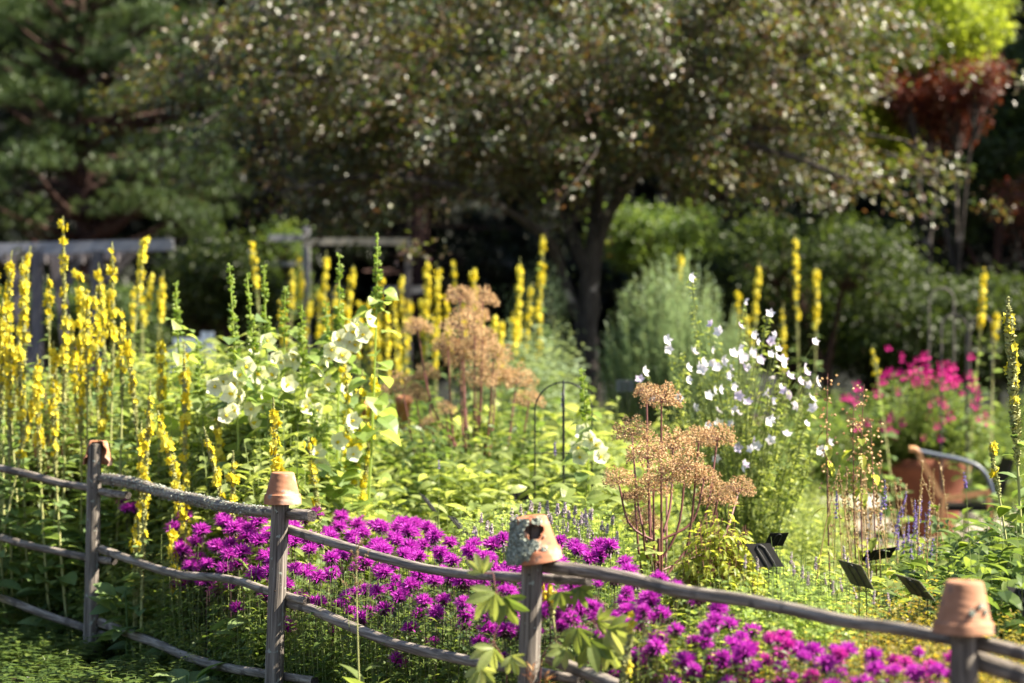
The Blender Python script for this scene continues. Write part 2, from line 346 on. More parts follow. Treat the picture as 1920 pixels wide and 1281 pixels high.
posts = [ # px top, py top, px bottom(at 1281), width px, d
    (178, 832, 168, 27, 13.9), (527, 905, 513, 34, 11.4), (1000, 985, 991, 41, 9.2), (1808, 1112, 1808, 53, 7.5)]
PT = []
for i, (px, py, pb, w, d) in enumerate(posts):
    top = P(px, py, d); r = w/F*d/2
    bx = X(px+(pb-px)/(1281-py)*((CZ)/d*F+CY-py), d); bot = np.array([bx, d, -0.05])
    PT.append((top, bot, r))
    o = place_along('post', [bot, bot*.5+top*.5, top], [r*1.04, r, r*.97], [M['post'], M['endgrain']], 72, fence,
                    postnoise(20+i, [(-PI/2+.15*(-1)**i+.1, .30), (-PI/2-.7, .16), (2.4, .2), (.3, .15)]), 60, 0 if i == 0 else 0)
    # nails where the rails are fixed
    for zf in {0: (915, 1035, 1190), 1: (962, 1108), 2: (1078,), 3: (1203,)}[i]:
        g = Geo(); pz = P(px+(pb-px)*(zf-py)/(1281-py)-w*.12, zf, d-r*.97)
        V, Fc = ball(.0042, 8, 5); g.add(V*np.array([1, .5, 1]), [Fc], smooth=True)
        no = obj('nail', g, M['nail'], o); no.matrix_parent_inverse = Matrix.LocRotScale(o.location, o.rotation_quaternion, None).inverted()
        no.location = Vector(pz)-fence.location
def rail(pts, dia, seed, off=.075, label=None, noise=.11, nper=60):
    """pts in picture units, laid just behind the posts"""
    P3 = []
    for px, py in pts: d = fd(px)+off; P3.append(P(px, py, d))
    ds = [fd(p[0]) for p in pts]; rad = [dia/F*q/2 for q in ds]
    return place_along('rail', P3, rad, [M['rail'], M['endgrain']], 22, fence, wobble(seed, noise/2, noise/2, 14), nper, 1, label)
rail([(-90, 862), (-40, 872), (0, 878), (59, 891), (117, 907), (162, 914), (196, 923), (240, 929)], 14, 1)
rail([(-90, 985), (0, 1007), (47, 1021), (98, 1032), (156, 1044), (192, 1050), (214, 1052)], 14, 2)
rail([(-90, 1092), (0, 1120), (78, 1150), (152, 1175), (188, 1189), (214, 1194)], 15, 3)
rail([(27, 1218), (78, 1240), (137, 1267), (170, 1285), (230, 1310)], 17, 4)
lich_rail = rail([(196, 898), (243, 905), (313, 925), (372, 938), (450, 955), (508, 961), (585, 968)], 21, 5, .085, 'thickest rail, crusted with grey lichen', .2)
rail([(190, 1030), (235, 1046), (293, 1066), (344, 1079), (407, 1083), (450, 1091), (505, 1109), (575, 1128)], 16, 6)
rail([(188, 1167), (235, 1185), (297, 1208), (352, 1232), (411, 1249), (501, 1264), (590, 1277)], 17, 7)
rail([(186, 1254), (254, 1285), (330, 1325)], 18, 8)
rail([(543, 993), (587, 1007), (642, 1023), (718, 1046), (796, 1066), (875, 1077), (980, 1083), (1104, 1090)], 18, 9, .12)
rail([(540, 1130), (585, 1143), (640, 1167), (690, 1188), (742, 1208), (836, 1230), (894, 1242), (976, 1255), (1090, 1277)], 20, 10, .11)
rail([(1022, 1062), (1110, 1073), (1190, 1088), (1280, 1110), (1397, 1126), (1515, 1150), (1593, 1167), (1671, 1177), (1769, 1195), (1850, 1212)], 26, 11, .06, 'long pale rail running from the lichened pot to the nearest post')
rail([(1030, 1234), (1070, 1251), (1149, 1282), (1230, 1320)], 24, 12)
rail([(1828, 1204), (1920, 1226), (2010, 1248)], 28, 13, .06)
rail([(1828, 1238), (1920, 1268), (2010, 1300)], 38, 14, .09)
# lichen on the thick rail: a crust of small ruffled flakes
FLK = (np.array([(0, 0, 0), (1, 0, .25), (.7, .7, -.05), (0, 1, .3), (-.7, .7, 0), (-1, 0, .3), (-.7, -.7, -.05), (0, -1, .25), (.7, -.7, .05)]),
       np.array([(0, 1, 2, 3), (0, 3, 4, 5), (0, 5, 6, 7), (0, 7, 8, 1)]))
def normal_R(nr):
    nr = nr/np.linalg.norm(nr, axis=1)[:, None]; el = np.arcsin(np.clip(nr[:, 2], -1, 1)); az = np.arctan2(nr[:, 1], nr[:, 0])
    R = rot(az, el, rng.random(len(nr))*6.28); return R[:, :, [1, 2, 0]]
me = lich_rail.data; nv = len(me.vertices); co = np.empty(nv*3, np.float32); me.vertices.foreach_get('co', co); co = co.reshape(-1, 3)
nn = np.empty(nv*3, np.float32); me.vertices.foreach_get('normal', nn); nn = nn.reshape(-1, 3)
tt = co[:, 0]/co[:, 0].max(); wq = np.clip(np.interp(tt, [0, .08, .15, .5, .68, .8, .86, 1], [.3, .2, .9, 1, .6, .5, .05, 0]), 0, 1)
idx = rng.choice(nv, 2300, p=wq/wq.sum()); g = Geo()
scatter(g, FLK, co[idx]+rng.normal(0, .003, (len(idx), 3))+nn[idx]*.001, normal_R(nn[idx]+rng.normal(0, .35, (len(idx), 3))), rng.uniform(.0025, .0065, len(idx)))
obj('lichen', g, M['lichen'], lich_rail)

# ------------------------------------------------------------------ flower pots on the posts
def pot_geo(R, H, cut=None, sides=96, rimh=.3):
    """upside-down pot: closed base with drain hole on top, rim below; z=0 at rim mouth"""
    rt = R*.60; t = R*.085; prof = []
    zr = H*rimh
    for z in np.linspace(0, zr, 10): prof.append((R*(1-.03*z/zr), z))
    prof.append((R*.955, zr+.001)); prof.append((R*.90, zr+.0015))
    for z in np.linspace(zr+.006, H-.006, 26): prof.append((R*.895+(rt-R*.895)*(z-zr)/(H-zr), z))
    prof += [(rt-.002, H-.002), (rt-.007, H), (rt*.6, H+.0005), (rt*.24, H)]
    prof = np.array(prof); inner = prof.copy(); inner[:, 0] -= t; inner[:, 1] -= np.where(prof[:, 1] > H-.01, t, 0)
    inner[:, 0] = np.maximum(inner[:, 0], rt*.22); inner[-1] = (rt*.24, H-t)
    n = len(prof); a = np.arange(sides)*2*PI/sides
    jit = wobble(int(R*9999), .004, .004)(prof[:, 1][:, None]/H, a[None])
    def ring(p): return np.stack([p[:, 0][:, None]*jit*np.cos(a), p[:, 0][:, None]*jit*np.sin(a), p[:, 1][:, None]+0*a], -1).reshape(-1, 3)
    V = np.vstack([ring(prof), ring(inner)]); keep = np.ones((n-1, sides), bool)
    if cut is not None:
        am = a+PI/sides
        for i in range(n-1):
            for j in range(sides): keep[i, j] = not cut((am[j]+PI) % (2*PI)-PI, (prof[i, 1]+prof[i+1, 1])/2, (prof[i, 0]+prof[i+1, 0])/2)
    Q = []; o = n*sides
    for i in range(n-1):
        for j in range(sides):
            if not keep[i, j]: continue
            j2 = (j+1) % sides; A, B, C, D = i*sides+j, i*sides+j2, (i+1)*sides+j2, (i+1)*sides+j
            Q += [(A, B, C, D), (o+A, o+D, o+C, o+B)]
            if i == 0 or not keep[i-1, j]: Q.append((A, o+A, o+B, B))
            if i == n-2 or not keep[i+1, j]: Q.append((D, C, o+C, o+D))
            if not keep[i, (j-1) % sides]: Q.append((A, D, o+D, o+A))
            if not keep[i, j2]: Q.append((B, o+B, o+C, C))
    g = Geo(); g.add(V, [Q], smooth=False); return g, prof, jit
def add_pot(i, R, H, mat, mouth_px, label, tilt=(0, 0), cut=None, rimh=.3):
    d = posts[i][4]; g, prof, _ = pot_geo(R, H, cut, rimh=rimh)
    o = obj('flower_pot', g, M[mat]); c = P(mouth_px[0], mouth_px[1], d)
    o.location = Vector(c); o.rotation_euler = (tilt[0], tilt[1], 0)
    tag(o, label, 'flower pot', 'upturned clay pots on the fence posts')
    md = o.modifiers.new('soft_edges', 'BEVEL'); md.width = .0012; md.segments = 2; md.limit_method = 'ANGLE'; md.angle_limit = .6
    return o
def cut1(a, z, r):   # front of the first pot is broken away
    da = abs((a+PI/2+PI+.10) % (2*PI)-PI); return da < (1.02+.13*math.sin(z*90)-.9*max(0, z-.10)/.05*.25) and z < .158 or (da < .8 and z > .1 and r > .03)
add_pot(0, .085, .140, 'terra', (183, 872), 'broken clay pot with its front gone, hung over the leftmost post', (0, .03), cut1)
add_pot(1, .0885, .150, 'terra', (530, 945), 'whole orange clay pot sitting upright on the second post from the left')
def cut3(a, z, r):
    a0 = -PI/2+.12; da = ((a-a0+PI) % (2*PI)-PI)*r; dz = z-.118
    th = math.atan2(dz, da); rr = math.hypot(da*.80, dz*1.05); return rr < .030*(1+.13*math.sin(3*th+1)+.12*math.sin(5*th)) and z < .152
pot3 = add_pot(2, .104, .168, 'terra2', (1004, 1051), 'tilted clay pot with a broken hole in front and thick grey lichen on its left', (.06, -.13), cut3, .26)
pot4 = add_pot(3, .096, .160, 'terra4', (1806, 1186), 'largest and nearest clay pot, blurred, with a few lichen specks on its side', (0, .02), None, .2)
# lichen crust on pot 3, a few specks on pot 4
def pot_lichen(pot, R, H, n, fz, sz):
    A = []; 
    while len(A) < n:
        z = rng.uniform(0, H); a = rng.uniform(-PI, PI); r = R*.96 if z < .26*H else R*.91+(R*.60-R*.91)*(z/H-.26)/.74
        if rng.random() < fz(a, z/H): A.append((a, z, r))
    A = np.array(A); nr = np.stack([np.cos(A[:, 0]), np.sin(A[:, 0]), .3+0*A[:, 0]], 1)
    pos = np.stack([A[:, 2]*np.cos(A[:, 0]), A[:, 2]*np.sin(A[:, 0]), A[:, 1]], 1)+nr*rng.uniform(.002, .008, (n, 1))
    g = Geo(); scatter(g, FLK, pos, normal_R(nr+rng.normal(0, .45, (n, 3))), rng.uniform(sz[0], sz[1], n)); return obj('lichen', g, M['lichen'], pot)
def f3(a, z):
    u = ((a+PI) % (2*PI))-PI  # front is -pi/2, left is +-pi
    ang = u if u < 0 else u-2*PI; lim = -PI/2-.25+.55*math.exp(-((z-.42)/.17)**2)-.1*z
    if z > .86: lim = -PI/2+.75 if math.sin(u*9) > -.6 else -9
    if z < .1: lim = -PI/2-.55
    h = 1 if (ang < lim and ang > -PI*1.25) else 0
    if abs(ang+PI/2-.42) < .1 and abs(z-.3) < .045: h = 1
    if abs(ang+PI/2-.52) < .09 and abs(z-.62) < .05: h = 1
    da = (u+PI/2-.12)*.07; dz = (z-.70)*.168
    if math.hypot(da*.8, dz) < .031: h = 0
    return h
pot_lichen(pot3, .104, .168, 2600, f3, (.003, .0075))
pot_lichen(pot4, .096, .160, 90, lambda a, z: 1 if any(math.hypot(a+PI/2-q, (z-w)*1.6) < s for q, w, s in ((.12, .42, .10), (.52, .55, .085), (.75, .44, .07))) else 0, (.003, .006))

# ------------------------------------------------------------------ plant builders
def path_up(base, tip, bend=.05, n=10):
    base = np.array(base, float); tip = np.array(tip, float); m = (base+tip)/2+np.array([rng.normal(0, bend), rng.normal(0, bend), 0])
    t = np.linspace(0, 1, n)[:, None]; return (1-t)**2*base+2*t*(1-t)*m+t*t*tip
def at(path, t):
    t = np.clip(np.asarray(t, float), 0, 1)*(len(path)-1); i = np.minimum(t.astype(int), len(path)-2); f = (t-i)[:, None]; return path[i]*(1-f)+path[i+1]*f
CLUSTERS = []
for _ in range(8):
    g = Geo(); n_ = int(rng.integers(3, 7)); R_ = rot(rng.random()*6.28+rng.uniform(0, 3.6, n_), rng.uniform(-.2, .5, n_), rng.random(n_)*6)
    scatter(g, FLW, np.stack([0*R_[:, 0, 0], 0*R_[:, 0, 0], rng.normal(0, .016, n_)], 1)+R_[:, :, 0]*.020, R_, rng.uniform(.020, .029, n_)); V, Fc = ball(.012, 6, 4); g.add(V*np.array([1, 1, 2.2]), [Fc], .3)
    CLUSTERS.append(g.mesh('flower_cluster', M['yellow']))
def mullein(tip, base_py, d, label, group=None, rich=1.0, fat=1.0, leaves=True, gap=None):
    tx, ty = tip
    if tx < 500 and d < 17: d = max(d, fd(tx)+.30)
    top = P(tx, ty, d); lean = rng.normal(0, .09); base = np.array([top[0]+lean*1.6, d+rng.normal(0, .08), 0])
    L = (base_py-ty)/F*d; H = top[2]; f0 = 1-L/H; path = path_up(base, top, .04, 14)
    r = thing('mullein', base, label, 'mullein', group); off = -np.array(base)
    g = Geo(); tube(g, path+off, np.linspace(.011, .003, len(path)), 6, .5, 0)
    L2_ = min(L*1.5, H*.8); fb = 1-L2_/H; nb = int(L2_*520); t = fb+(1-fb)*rng.random(nb)**.9; pos = at(path, t)+off; az = rng.random(nb)*6.28; w = np.interp((t-fb)/(1-fb), [0, .2, .8, 1], [.5, 1, .95, .35])
    scatter(g, BUD, pos, rot(az, rng.uniform(.1, 1.0, nb), 0), w*.019*fat, mi=0)
    obj('stalk', g, M['palestem'], r)
    # flowers in clusters along the spike
    nc = max(int(L/.066*rich), 2); cl = f0+(1-f0)*(np.arange(nc)+rng.uniform(0, .9, nc))/nc*.93; pos = at(path, cl)+off
    for q in pos:
        o = obj('flower_cluster', CLUSTERS[rng.integers(0, len(CLUSTERS))], None, r); o.location = Vector(q); o.rotation_euler = (0, 0, rng.random()*6.28); k = rng.uniform(.62, 1.2); o.scale = (k, k, k*rng.uniform(.8, 1.3))
    if leaves:
        g = Geo(); nl = int(14+f0*H*14); t = rng.random(nl)*f0*1.0; pos = at(path, t)+off; az = rng.random(nl)*6.28
        scatter(g, LBIG, pos, rot(az, rng.uniform(.1, .8, nl), rng.normal(0, .3, nl)), np.interp(t/f0, [0, .5, 1], [.30, .19, .06])*rng.uniform(.7, 1.1, nl))
        obj('leaves', g, M['wool'], r)
    return r
def herb(h=.6, nst=5, nl=14, ll=.07, spread=.15, T=L3, opp=False, elev=(-.2, .7), stem=.003, top=.6, bare=.1):
    g = Geo(); S = Geo()
    for s in range(nst):
        a = rng.random()*6.28; q = spread*math.sqrt(rng.random()); b = np.array([math.cos(a)*q*.4, math.sin(a)*q*.4, 0]); e = np.array([math.cos(a)*q, math.sin(a)*q, h*rng.uniform(.75, 1.05)])
        p = path_up(b, e, .03, 6); tube(S, p, np.linspace(stem, stem*.5, 6), 3, .4, 1, False)
        t = bare+(1-bare)*np.linspace(0, 1, nl)**.8; pos = at(p, t); az = (np.arange(nl)*2.4+rng.normal(0, .3, nl)) if not opp else (np.arange(nl)//2*1.57+np.arange(nl) % 2*PI+rng.normal(0, .2, nl))
        if opp: pos = at(p, bare+(1-bare)*(np.arange(nl)//2)/(nl//2))
        sz = ll*np.interp(t, [0, .7, 1], [1.1, 1, top])*rng.uniform(.75, 1.15, nl)
        scatter(g, T, pos, rot(az, rng.uniform(elev[0], elev[1], nl), rng.normal(0, .35, nl)), sz)
    g.add_geo(S); return np.concatenate(g.V), g.F, np.concatenate(g.r), g.m
def carpet(name, mats, label_kind, herbs, spots, scales):
    """many herb plants merged into one mass"""
    g = Geo(); spots = np.asarray(spots); N = len(spots); pick = rng.integers(0, len(herbs), N); yaw = rng.random(N)*6.28
    for k, (V, Fs, r, ms) in enumerate(herbs):
        I = np.where(pick == k)[0]
        if len(I) == 0: continue
        c, s = np.cos(yaw[I]), np.sin(yaw[I]); z = np.zeros_like(c); R = np.stack([np.stack([c, -s, z], -1), np.stack([s, c, z], -1), np.stack([z, z, z+1], -1)], 1)
        W = np.einsum('nij,nkj->nki', R, V[None]*np.asarray(scales)[I][:, None, None] if np.ndim(scales[0]) == 0 else V[None]*np.asarray(scales)[I][:, None, :])+spots[I][:, None, :]
        n0 = g.n; rr = np.clip(r[None]*.7+rng.random((len(I), 1))*.35, 0, 1)
        g.V.append(W.reshape(-1, 3)); g.r.append(rr.ravel())
        for f, m in zip(Fs, ms):
            g.F.append((f[None]+(np.arange(len(I))*len(V))[:, None, None]).reshape(-1, f.shape[1])+n0); g.m.append(m); g.sm.append(False)
        g.n += len(I)*len(V)
    return obj(name, g, mats, kind='stuff') if label_kind is None else obj(name, g, mats, kind='stuff', label=label_kind)
def region(pxa, pxb, d0, d1, n, zf, hs=(.8, 1.15)):
    """ground points under a picture-wide band between two distances, scaled so plants reach zf(px,d)"""
    d = np.sqrt(rng.uniform(d0**2, d1**2, n)); px = rng.uniform(pxa, pxb, n); x = X(px, d)
    z = np.array([zf(a, b) for a, b in zip(px, d)])*rng.uniform(hs[0], hs[1], n); return np.stack([x, d, 0*x], 1), z, px
def behind(px, d, m=.15): return d > np.interp(px, FPX, FD)+m

# ------------------------------------------------------------------ herb carpets
H_med = [herb(1, 5, 16, .10, .17) for _ in range(4)]
def fill(name, mat, pxa, pxb, d0, d1, n, zf, herbs, label, hs=(.75, 1.12), sx=None, fence_m=.2):
    S, z, px = region(pxa, pxb, d0, d1, n, zf, hs); k = behind(px, S[:, 1], fence_m); S, z = S[k], z[k]
    sc = np.stack([np.full(len(z), sx or 1.0)]*2+[z], 1) if sx else z
    return carpet(name, [M[mat], M['stem']], label, herbs, S, sc)
Hb = [herb(1, 6, 16, .115, .20, L3) for _ in range(4)]
Hbroad = [herb(1, 5, 9, .22, .18, LBIG, elev=(0, .9)) for _ in range(3)]
Hbal = [herb(1, 4, 16, .085, .13, L3, opp=True) for _ in range(4)]
Hfine = [herb(1, 8, 26, .062, .16, L2) for _ in range(4)]
Hmint = [herb(1, 5, 26, .07, .11, leafT(1, .7, 3, .25, .4), opp=True) for _ in range(3)]
def zleft(px, d): return float(np.interp(d-fd(px), [.2, .8, 1.6, 2.4, 4], [.34, .66, 1.12, 1.45, 1.7]))
fill('leafy_undergrowth', 'lime', -80, 560, 11.6, 17.5, 860, zleft, Hb, 'fresh green leafy growth filling the bed behind the left end of the fence')
fill('broad_leaf_undergrowth', 'green', -80, 560, 11.4, 15.5, 150, lambda p, d: zleft(p, d)*.85, Hbroad, 'broad dark green leaves low behind the two left posts')
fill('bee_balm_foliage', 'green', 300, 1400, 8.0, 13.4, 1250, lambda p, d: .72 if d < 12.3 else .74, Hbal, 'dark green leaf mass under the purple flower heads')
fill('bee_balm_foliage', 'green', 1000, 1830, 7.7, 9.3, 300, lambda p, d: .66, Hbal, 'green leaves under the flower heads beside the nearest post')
fill('lime_foliage', 'lime', 560, 1240, 13.2, 18.5, 520, lambda p, d: float(np.interp(d, [13, 15, 18], [.78, .95, 1.12]))*(1+.12*math.sin(p*.03)), Hbroad+Hb[:2], 'bright lime green leaves in the middle bed behind the purple flowers')
fill('mixed_foliage', 'green', 250, 1000, 15.5, 20.5, 330, lambda p, d: float(np.interp(d, [15, 20], [1.15, 1.2]))*(1+.15*math.sin(p*.041)), Hb, 'leafy green growth among the hollyhocks')
fill('pale_mint_foliage', 'mint', 1310, 1640, 9.3, 11.0, 430, lambda p, d: float(np.interp(p, [1330, 1480, 1620], [.80, .85, .72])), Hmint, 'pale yellow-green mint leaves around the black signs')
fill('bronze_foliage', 'bronze', 1400, 2000, 8.1, 10.4, 700, lambda p, d: float(np.interp(p, [1430, 1650, 1760, 2000], [.66, .74, .78, .66]))*np.interp(d, [8, 10.4], [.88, 1]), Hfine, 'low golden and bronze tipped foliage behind the long pale rail')
fill('catmint_foliage', 'mint', 885, 1165, 11.9, 13.2, 190, lambda p, d: .86, Hfine, 'pale grey green catmint leaves behind the lichened pot')
fill('golden_herb_foliage', 'gold', 1180, 1480, 9.0, 11.0, 260, lambda p, d: .74, Hmint, 'golden green leaves at the foot of the dome shaped bush')
fill('broad_leaf_foliage', 'lime', 1440, 1960, 11.6, 15.0, 260, lambda p, d: float(np.interp(d, [11.6, 15], [.62, .55])), Hbroad, 'broad bright green leaves behind the signs on the right')
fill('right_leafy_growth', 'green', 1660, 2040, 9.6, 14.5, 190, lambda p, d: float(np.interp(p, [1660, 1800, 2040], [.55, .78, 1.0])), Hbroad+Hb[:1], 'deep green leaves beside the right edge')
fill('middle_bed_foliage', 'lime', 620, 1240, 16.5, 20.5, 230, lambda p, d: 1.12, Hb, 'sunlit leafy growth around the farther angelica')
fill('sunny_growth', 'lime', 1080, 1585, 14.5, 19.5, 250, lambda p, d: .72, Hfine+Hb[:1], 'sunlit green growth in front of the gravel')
fill('far_bed_foliage', 'green', -100, 1150, 20.5, 27.0, 420, lambda p, d: 1.25*(1+.2*math.sin(p*.02)), Hb, 'green growth at the foot of the distant yellow spikes')
fill('far_bed_foliage', 'grey', 900, 1050, 21.5, 26.0, 90, lambda p, d: 1.8, Hfine, 'tall grey green growth left of the tree trunk')
fill('far_right_foliage', 'green', 1180, 2000, 25.0, 31.0, 330, lambda p, d: 1.0+.25*math.sin(p*.017), Hb, 'green growth along the far side of the gravel path')  # darker leaf colour used here in place of shade on this side
fill('verge_weeds', 'green', -120, 640, 11.0, 14.8, 190, lambda p, d: .20, Hb, 'leafy weeds at the foot of the fence', sx=.75, fence_m=-2.6)

# ------------------------------------------------------------------ bee balm
def head_mesh(seed, mat):
    global rng
    keep = rng; rng = np.random.default_rng(seed); g = Geo(); n = 170
    T = leafT(1, .15, 3, .5, .35, .8, .5)
    u = rng.random(n); el = np.interp(u, [0, .55, 1], [-.45, .35, 1.45]); az = rng.random(n)*6.28
    scatter(g, T, np.zeros((n, 3))+np.array([0, 0, .006]), rot(az, el, rng.random(n)*6), np.interp(el, [-.45, .3, 1.5], [.042, .044, .034])*rng.uniform(.75, 1.15, n))
    V, Fc = ball(.014, 8, 6); g.add(V*np.array([1, 1, .8]), [Fc], .2, 1, True)
    nb = 9; scatter(g, L2, np.zeros((nb, 3))+np.array([0, 0, -.008]), rot(np.arange(nb)*.7, -.35, 0), .03, mi=1)
    me = g.mesh('flower_head', [M[mat], M['calyx']]); rng = keep; return me
HEADS = [head_mesh(i, 'magenta') for i in range(5)]+[head_mesh(i+9, 'magentapink') for i in range(3)]
def stem_mesh(h):
    g = Geo(); p = path_up((rng.normal(0, .04), rng.normal(0, .04), 0), (0, 0, h), .02, 8); tube(g, p, .0018, 4, .5, 0, False)
    n = 20; t = np.repeat(np.linspace(.3, .97, n//2), 2); az = np.arange(n)//2*1.57+np.arange(n) % 2*PI+.3
    scatter(g, L3, at(p, t), rot(az, rng.uniform(-.2, .4, n), rng.normal(0, .3, n)), .08*np.interp(t, [0, 1], [1.1, .5]), mi=1)
    return g.mesh('stem', [M['darkstem'], M['deep']])
STEMS = [(h, stem_mesh(h)) for h in (.62, .68, .74, .80, .86, .92)]
topc = [(330, 975), (440, 968), (560, 958), (640, 955), (750, 955), (820, 985), (870, 1015), (930, 1010), (1060, 1005), (1130, 1012), (1190, 1050), (1260, 1090), (1330, 1125), (1390, 1160), (1450, 1200), (1520, 1215), (1600, 1232), (1700, 1238), (1790, 1240)]
botc = [(330, 1075), (520, 1090), (600, 1120), (700, 1120), (860, 1130), (950, 1150), (1100, 1180), (1200, 1230), (1300, 1281), (1790, 1300)]
tx = np.array(topc); bx = np.array(botc); bal = []
def try_head(px, py, zt, minsep):
    d = max((CZ-zt)*F/(py-CY), fd(px)+.28+rng.random()*.5); z = Z(py, d)
    if z < .42: return
    p = np.array([X(px, d), d, z])
    for q in bal:
        if abs(q[0]-p[0]) < minsep and np.linalg.norm(q[:3]-p) < minsep: return
    bal.append((p[0], p[1], p[2], px, py))
for _ in range(9000):
    px = rng.uniform(325, 1790) if rng.random() < .55 else rng.uniform(325, 1230); t0 = np.interp(px, tx[:, 0], tx[:, 1]); b0 = np.interp(px, bx[:, 0], bx[:, 1])
    u = rng.random(); py = t0+rng.normal(8, 8)+u*(b0-t0)*1.15
    dens = 1.0 if px > 540 else .5
    if rng.random() > dens: continue
    try_head(px, py, rng.uniform(.84, .93)-.10*u, .074)
    if len(bal) > 330: break
for px, py in [(208, 1114), (335, 1100), (445, 1142), (625, 1187), (770, 1180), (810, 1205), (640, 1135), (900, 1205), (775, 1255), (945, 1230), (1112, 1142), (1165, 1210), (1185, 1232), (1125, 1190), (1290, 1240),
               (100, 915), (155, 918), (238, 955), (255, 955), (345, 970), (232, 945), (520, 1145), (1100, 1240), (745, 1240), (540, 1175), (660, 1150), (870, 1175), (1230, 1195), (1060, 1150)]:
    try_head(px, py, .86, .03)
for k in range(46): try_head(rng.uniform(1380, 1795), rng.uniform(1222, 1296), .76, .055)
for k in range(16): try_head(rng.uniform(1130, 1420), rng.uniform(1150, 1285), .74, .07)
bal.sort(key=lambda q: q[1]); far = Geo()
HARR = []
for me in HEADS[:5]:
    q_ = np.empty(len(me.vertices)*3, np.float32); me.vertices.foreach_get('co', q_); f_ = np.array([list(p.vertices) for p in me.polygons if len(p.vertices) == 4]); a_ = np.empty(len(me.vertices), np.float32); me.attributes['rnd'].data.foreach_get('value', a_); m_ = np.array([p.material_index for p in me.polygons]); HARR.append((q_.reshape(-1, 3), f_, a_, m_))
for (x, y, z, px, py) in bal[292:]:
    V_, F_, a_, m_ = HARR[rng.integers(0, 5)]; s_ = rng.uniform(1.1, 1.4); W_ = V_*s_*np.array([1, 1, .9])+np.array([x, y, z]); far.add(W_, [F_[m_ == 0]], a_, 0); far.s2 = 1
    far.V.append(W_); far.r.append(a_); far.F.append(F_[m_ == 1]+far.n); far.m.append(1); far.sm.append(True); far.n += len(W_)
    tube(far, path_up((x, y, .1), (x, y, z), .02, 5), .0018, 3, .5, 1, False)
obj('bee_balm_mass', far, [M['magenta'], M['calyx']], kind='stuff', label='purple flower heads at the far back edge of the purple drift')
for (x, y, z, px, py) in bal[:292]:
    small = rng.random() < .12; pink = px > 1400
    where = ('in the loose patch left of the second post' if px < 520 else 'in the dense drift left of the lichened pot' if px < 1000 else 'in the patch below the long pale rail' if px < 1400 else 'in the patch beside the nearest post')
    grp = ('bee balms between the left posts' if px < 520 else 'bee balms in the dense central drift' if px < 1000 else 'bee balms below the long rail' if px < 1400 else 'bee balms beside the nearest post')
    r = thing('bee_balm', (x, y, 0), ('pinker shaggy bee balm ' if pink else 'shaggy purple bee balm ')+where, 'bee balm', grp)
    h, sm = min(STEMS, key=lambda s: abs(s[0]-(z-.015))); so = obj('stem', sm, None, r); so.scale = (1, 1, (z-.015)/h); so.rotation_euler = (0, 0, rng.random()*6.28)
    ho = obj('flower_head', HEADS[rng.integers(5, 8) if (pink and rng.random() < .5) else rng.integers(0, 5)], None, r); s = rng.uniform(.88, 1.22)*(.65 if small else 1)*(.86 if pink else 1.0)
    ho.location = (0, 0, z); ho.scale = (s, s, s*rng.uniform(.75, 1)); ho.rotation_euler = (rng.normal(0, .25), rng.normal(0, .25), rng.random()*6.28)

# ------------------------------------------------------------------ mulleins
LM = 'yellow mullein spike in the crowded stand behind the left end of the fence'; GM = 'mulleins crowded behind the left end of the fence'
for tip, b, d, lab in [
    ((118, 405), 700, 15.0, 'tallest yellow mullein, its tip rising above the grey pergola beam'),
    ((22, 470), 690, 15.2, 'dense yellow mullein at the left edge overlapping the end of the grey beam'),
    ((42, 482), 640, 15.4, None), ((57, 462), 700, 15.8, 'slim mullein just left of the tallest one, with spaced flower clusters'),
    ((90, 515), 600, 15.8, None), ((145, 508), 620, 16.0, None), ((165, 545), 690, 14.6, None), ((180, 548), 720, 14.9, None),
    ((210, 455), 640, 15.2, 'slender mullein with two separate flower clusters crossing the end of the pergola beam'),
    ((185, 495), 650, 16.5, None), ((228, 578), 700, 14.6, None), ((240, 622), 760, 14.2, None), ((5, 560), 720, 14.8, None), ((20, 600), 800, 14.4, None), ((-10, 520), 690, 15.2, None),
    ((70, 665), 840, 14.3, None), ((62, 740), 850, 14.0, None), ((100, 640), 760, 15.0, None), ((35, 640), 790, 14.3, None), ((8, 650), 760, 14.0, None), ((150, 600), 740, 15.4, None),
    ((130, 590), 740, 15.4, None), ((200, 680), 800, 14.6, None), ((100, 715), 860, 14.1, None),
    ((282, 715), 1010, 13.3, 'long yellow mullein standing just above the lichen crusted rail, left of its middle'),
    ((296, 770), 1060, 13.1, None), ((265, 790), 1060, 13.4, None), ((345, 640), 900, 14.0, None), ((305, 620), 780, 14.6, None),
    ((382, 800), 960, 13.1, 'short yellow mullein above the middle of the lichen crusted rail'),
    ((437, 845), 1010, 12.8, 'small yellow mullein left of the upright clay pot'),
    ((512, 745), 930, 12.2, 'yellow mullein rising directly behind the upright clay pot'),
    ((578, 820), 940, 13.2, 'small yellow mullein right of the upright clay pot'),
    ((640, 610), 900, 14.2, 'yellow mullein between the cream hollyhocks'),
    ((680, 692), 950, 14.0, 'left of the two mulleins on the right side of the hollyhocks'),
    ((708, 682), 960, 14.1, 'right of the two mulleins on the right side of the hollyhocks'),
    ((253, 970), 1100, 13.5, 'low mullein seen below the lichen crusted rail'), ((318, 985), 1130, 13.0, None), ((410, 770), 880, 14.0, None), ((150, 690), 790, 14.6, None), ((326, 850), 1000, 13.6, None)]:
    mullein(tip, b, d, lab or LM, None if lab else GM, rich=(1.45 if b-tip[1] < 245 else .95) if tip[1] < 800 else 1.0)
LB = 'distant yellow mullein spike in the blurred row below the dark tree'; GB = 'distant mulleins below the dark tree'
